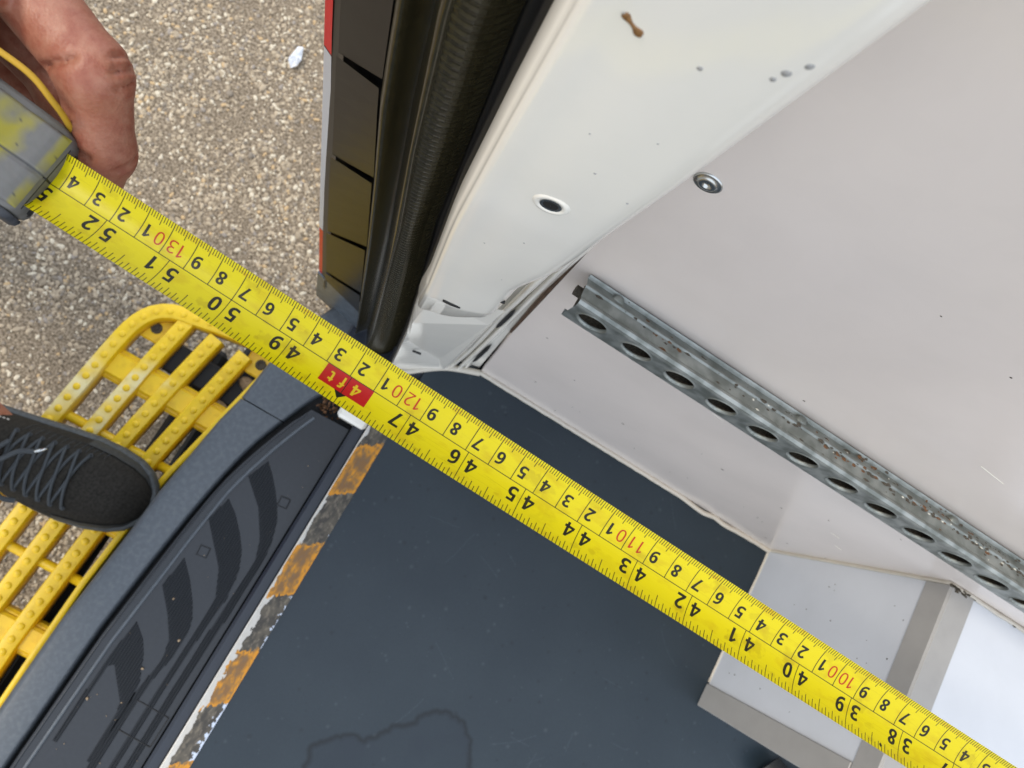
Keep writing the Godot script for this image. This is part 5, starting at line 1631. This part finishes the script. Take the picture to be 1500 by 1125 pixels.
	nets([[skull + Vector3(-0.045, 0.035, 0), skull + Vector3(0.005, 0.05, 0), 0.085, 0.074], [skull + Vector3(-0.06, 0.01, 0), skull + Vector3(-0.07, -0.03, 0), 0.074, 0.05]], 0.008, 0.02, st, foot)
	obj("hair", done(st), M.knit, t)
	for z in [-0.032, 0.032]:
		st = start(false)
		lathe(st, PackedVector2Array([Vector2(0.0005, -0.012), Vector2(0.009, -0.008), Vector2(0.012, 0.0), Vector2(0.009, 0.008), Vector2(0.0005, 0.012)]), Transform3D(Basis.IDENTITY, skull + Vector3(0.066, 0.004, z) - foot), 12)
		obj("eye", done(st), M.flake, t)
	st = start(false)
	var palm := wrist2 + Vector3(0.02, -0.075, 0.0)
	var hb := [[wrist2 + Vector3(-0.01, 0.03, 0), wrist2, 0.027, 0.025], [wrist2, palm + Vector3(0.012, -0.02, 0), 0.024, 0.016], [wrist2, palm + Vector3(-0.022, -0.012, 0), 0.024, 0.015]]
	for k in 4:
		var r0 := palm + Vector3(0.026 - 0.018 * k, -0.018 + 0.004 * absf(k - 1.4), 0)
		var l: float = [0.072, 0.08, 0.075, 0.058][k]
		hb.append([r0, r0 + Vector3(0.004, -l * 0.5, -0.008), 0.0095, 0.0088])
		hb.append([r0 + Vector3(0.004, -l * 0.5, -0.008), r0 + Vector3(0.006, -l * 0.92, -0.028), 0.0088, 0.0072])
	hb.append([wrist2 + Vector3(0.02, -0.02, -0.005), palm + Vector3(0.045, 0.0, -0.018), 0.014, 0.011])
	hb.append([palm + Vector3(0.045, 0.0, -0.018), palm + Vector3(0.05, -0.035, -0.028), 0.0105, 0.0085])
	nets(hb, 0.003, 0.006, st, foot)
	obj("right_hand", done(st), M.skin, t)
	var first := shoe(t, foot)
	var second: Node3D = first.duplicate()
	second.name = "shoe_001"
	t.add_child(second, true)
	second.position = Vector3(-0.955, GROUND - STEP - 0.003, -0.006) - Vector3(-0.375, 0, 0.158)

func shoe(t: Node3D, foot: Vector3) -> MeshInstance3D:
	# stations from the toe: distance, half width of the sole, height of the upper, its half width
	var T := [0.0, 0.006, 0.018, 0.035, 0.06, 0.09, 0.12, 0.15, 0.18, 0.21, 0.24, 0.265, 0.285, 0.297]
	var Wd := [0.012, 0.026, 0.0385, 0.0470, 0.0525, 0.0545, 0.0525, 0.0490, 0.0450, 0.0415, 0.0400, 0.0370, 0.0290, 0.0120]
	var Hh := [0.034, 0.048, 0.058, 0.064, 0.069, 0.077, 0.087, 0.097, 0.104, 0.100, 0.098, 0.098, 0.096, 0.060]
	var Uw := [0.005, 0.018, 0.0315, 0.0405, 0.0465, 0.0490, 0.0470, 0.0435, 0.0400, 0.0365, 0.0335, 0.0310, 0.0240, 0.0080]
	var axis := Vector3(-0.9935, 0, 0.114)
	var side := Vector3(0.114, 0, 0.9935)
	var tip := Vector3(-0.1365, STEP + 0.003, 0.131) - foot
	var s := Node3D.new()
	# sole
	var st := start(false)
	var rings := []
	for i in T.size():
		var c: Vector3 = tip + axis * T[i]
		c += side * (0.003 * sin(T[i] * 16.0))
		var lift := 0.012 * pow(clampf(1.0 - T[i] / 0.05, 0.0, 1.0), 2.0)
		var ring := PackedVector3Array()
		for q in [[-0.80, 0.0], [-0.96, 0.004], [-1.0, 0.014], [-0.97, 0.024], [-0.9, 0.030], [0.9, 0.030], [0.97, 0.024], [1.0, 0.014], [0.96, 0.004], [0.80, 0.0]]:
			ring.append(c + side * q[0] * Wd[i] + Vector3(0, q[1] + lift, 0))
		rings.append(ring)
	loft(st, rings, true, true)
	var shoe_ := obj("shoe", done(st), M.midsole, t, "black knitted trainer with dark laces")
	# upper
	st = start(false)
	rings = []
	var top := func(i: int, a: float, grow: float) -> Vector3:
		var c: Vector3 = tip + axis * T[i] + side * (0.003 * sin(T[i] * 16.0))
		var w: float = Uw[i] + grow; var h: float = Hh[i] - 0.024 + grow
		var e := 0.78
		return c + side * (-signf(cos(a)) * pow(absf(cos(a)), e) * w) + Vector3(0, 0.024 + pow(absf(sin(a)), 0.85) * h, 0)
	for i in T.size():
		var ring := PackedVector3Array()
		for k in 21: ring.append(top.call(i, PI * k / 20.0, 0.0))
		rings.append(ring)
	loft(st, rings, false, false, true)
	obj("upper", done(st), M.knit, shoe_)
	# toe bumper: a paler overlay round the front
	st = start(false)
	rings = []
	for i in 5:
		var ring := PackedVector3Array()
		for k in 21:
			var p: Vector3 = top.call(i, PI * k / 20.0, 0.0012)
			var lim: float = 0.024 + [0.02, 0.017, 0.014, 0.011, 0.008][i]
			if p.y - tip.y > lim: p.y = minf(p.y, tip.y + lim) ; 
			ring.append(p)
		rings.append(ring)
	var rim := start(false)
	for half in 2:
		var rr := []
		for i in 6:
			var ring := PackedVector3Array()
			for k in 6:
				var a := PI * (k / 20.0 * 0.75) if half == 0 else PI * (1.0 - k / 20.0 * 0.75)
				ring.append(top.call(i, a, 0.0012))
			rr.append(ring)
		loft(rim, rr, false, false, half == 0)
	obj("toe_guard", done(rim), M.toe, shoe_)
	# tongue and laces
	st = start(false)
	rings = []
	for i in range(5, 9):
		var ring := PackedVector3Array()
		for k in 9: ring.append(top.call(i, PI * lerpf(0.36, 0.64, k / 8.0), 0.002))
		rings.append(ring)
	loft(st, rings, false, false, true)
	obj("tongue", done(st), M.knit, shoe_)
	var on := func(d: float, a: float, grow: float) -> Vector3:
		for i in T.size() - 1:
			if d <= T[i + 1]:
				return top.call(i, a, grow).lerp(top.call(i + 1, a, grow), (d - T[i]) / (T[i + 1] - T[i]))
		return top.call(T.size() - 1, a, grow)
	for k in 6:
		var d := 0.080 + 0.0125 * k
		for way in 2:
			st = start(false)
			var path := PackedVector3Array()
			for j in 11:
				var f := j / 10.0
				var a := PI * (lerpf(0.30, 0.68, f) if way == 0 else lerpf(0.68, 0.30, f))
				path.append(on.call(d + 0.0125 * f, a, 0.0016 + 0.0020 * sin(f * PI) + 0.0012 * way))
			tube(st, path, 0.0019, 6, 0.7)
			obj("lace", done(st), M.lace, shoe_)
	for k in 7:
		for a in [0.29, 0.69]:
			st = start(false)
			var c: Vector3 = on.call(0.080 + 0.0125 * k, PI * a, 0.0004)
			lathe(st, PackedVector2Array([Vector2(0.0030, -0.0006), Vector2(0.0028, 0.0006), Vector2(0.0016, 0.0006), Vector2(0.0012, -0.0004)]), at_axis(c, Vector3(0, 1, 0) + side * (-0.6 if a < 0.5 else 0.6)), 10)
			obj("eyelet", done(st), M.toe, shoe_)
	# panels stitched over the front and the sides
	for e in [[0.022, 0.068, 0.40, 0.64], [0.075, 0.150, 0.08, 0.20], [0.075, 0.150, 0.80, 0.92]]:
		st = start(false)
		rings = []
		for i in 12:
			var u := i / 11.0
			var trim := 0.06 * pow(absf(u - 0.5) * 2.0, 4.0)
			var ring := PackedVector3Array()
			for k in 9:
				var v := k / 8.0
				var lift := 0.0011 if i > 0 and i < 11 and k > 0 and k < 8 else -0.0004
				ring.append(on.call(lerpf(e[0], e[1], u), PI * lerpf(e[2] + trim, e[3] - trim, v), lift))
			rings.append(ring)
		loft(st, rings, false, false, true)
		obj("overlay_panel", done(st), M.knit, shoe_)
	var knot: Vector3 = on.call(0.152, PI * 0.56, 0.006)
	for e in [[Vector3(-0.004, 0.004, 0.004), Vector3(-0.03, -0.002, 0.012), Vector3(-0.048, -0.012, 0.022), Vector3(-0.062, -0.022, 0.026)], [Vector3(0.004, 0.003, 0.002), Vector3(0.012, 0.004, 0.014), Vector3(0.022, -0.004, 0.024), Vector3(0.034, -0.012, 0.022)], [Vector3(-0.002, 0.004, -0.004), Vector3(0.006, 0.008, -0.016), Vector3(0.014, 0.006, -0.028), Vector3(0.026, 0.002, -0.034)], [Vector3(0.0, 0.004, -0.003), Vector3(-0.006, 0.007, -0.018), Vector3(-0.002, 0.002, -0.032)]]:
		st = start(false)
		var path := PackedVector3Array([knot])
		for p in e: path.append(knot + p)
		tube(st, smooth_line(path, 4), 0.0028, 6, 0.6)
		obj("lace", done(st), M.lace, shoe_)
	st = start(false)
	lathe(st, PackedVector2Array([Vector2(0.001, -0.004), Vector2(0.006, -0.002), Vector2(0.0065, 0.002), Vector2(0.001, 0.005)]), Transform3D(Basis.IDENTITY, knot + Vector3(0, 0.002, 0)), 10)
	obj("lace_knot", done(st), M.lace, shoe_)
	st = start(false)
	tube(st, PackedVector3Array([knot + Vector3(0.026, 0.003, -0.034), knot + Vector3(0.034, 0.003, -0.043)]), 0.0019, 6)
	obj("lace_tip", done(st), M.steel, shoe_)
	# knit lines across the upper
	st = start(false)
	for k in 14:
		var d := 0.062 + 0.0065 * k
		var path := PackedVector3Array()
		for j in 6: path.append(on.call(d + 0.001 * j, PI * lerpf(0.06, 0.27, j / 5.0), 0.0002))
		tube(st, path, 0.0006, 5)
	obj("knit_line", done(st), M.toe, shoe_).set_meta("kind", "stuff")
	# a short pale marking along the side
	st = start()
	for k in 6:
		var p: Vector3 = on.call(0.172 + 0.0042 * k, PI * 0.2, 0.0004)
		box(st, -Vector3(0.0014, 0.0004, 0.0009), Vector3(0.0014, 0.0006, 0.0009), 0.0002, Transform3D(Basis(Vector3.UP, 0.1), p))
	obj("side_marking", done(st), M.sealant, shoe_)
	# collar roll round the ankle
	st = start(false)
	var roll := PackedVector3Array()
	for k in 29:
		var a := TAU * k / 28.0
		var c: Vector3 = tip + axis * 0.222
		roll.append(c + axis * cos(a) * 0.052 + side * sin(a) * 0.0335 + Vector3(0, 0.098 + 0.012 * cos(a) * cos(a), 0))
	tube(st, roll, 0.0062, 8)
	obj("collar", done(st), M.knit, shoe_)
	return shoe_

# ---------------------------------------------------------------- everything
func _ready() -> void:
	var cam := Camera3D.new()
	cam.name = "camera"
	var x := Vector3(0.8388, 0.2502, -0.4835); var y := Vector3(-0.5201, 0.1055, -0.8476)
	cam.transform = Transform3D(Basis(x, y, x.cross(y)).orthonormalized(), Vector3(0, 0.82, 0))
	cam.fov = 53.05
	cam.near = 0.02
	cam.far = 2000.0
	var lens := CameraAttributesPhysical.new()
	lens.frustum_focal_length = 24.03
	lens.frustum_focus_distance = 0.35
	lens.frustum_near = 0.02
	lens.frustum_far = 2000.0
	lens.exposure_aperture = 17.0
	cam.attributes = lens
	add_child(cam)
	var env := Environment.new()
	env.background_mode = Environment.BG_SKY
	var sky := ProceduralSkyMaterial.new()
	sky.sky_top_color = Color(0.82, 0.86, 0.92)
	sky.sky_horizon_color = Color(0.86, 0.88, 0.90)
	sky.sky_curve = 0.2
	sky.ground_bottom_color = Color(0.42, 0.40, 0.36)
	sky.ground_horizon_color = Color(0.6, 0.6, 0.58)
	sky.sun_angle_max = 40.0
	env.sky = Sky.new()
	env.sky.sky_material = sky
	env.background_energy_multiplier = 1.0
	env.tonemap_mode = Environment.TONE_MAPPER_LINEAR
	env.tonemap_exposure = 2.35
	env.sdfgi_enabled = true
	env.ssao_enabled = true
	env.ssil_enabled = true
	var we := WorldEnvironment.new()
	we.name = "environment"
	we.environment = env
	add_child(we)
	var sun := DirectionalLight3D.new()
	sun.name = "sun"
	sun.light_color = Color(1.0, 0.96, 0.9)
	sun.light_energy = 0.35
	sun.light_angular_distance = 14.0
	sun.shadow_enabled = true
	sun.look_at_from_position(Vector3(-1.0, 1.5, 0.25), Vector3.ZERO)
	add_child(sun)

	materials()
	ground()
	van = thing("van", "white van seen at its open rear doorway, dark floor and white lined load space", "van", Vector3.ZERO)
	van_shell()
	bumper()
	pillar()
	door_edge()
	wheel_box()
	lashing_rail()
	rear_step()
	person()
	tape_measure()
	black_strap()
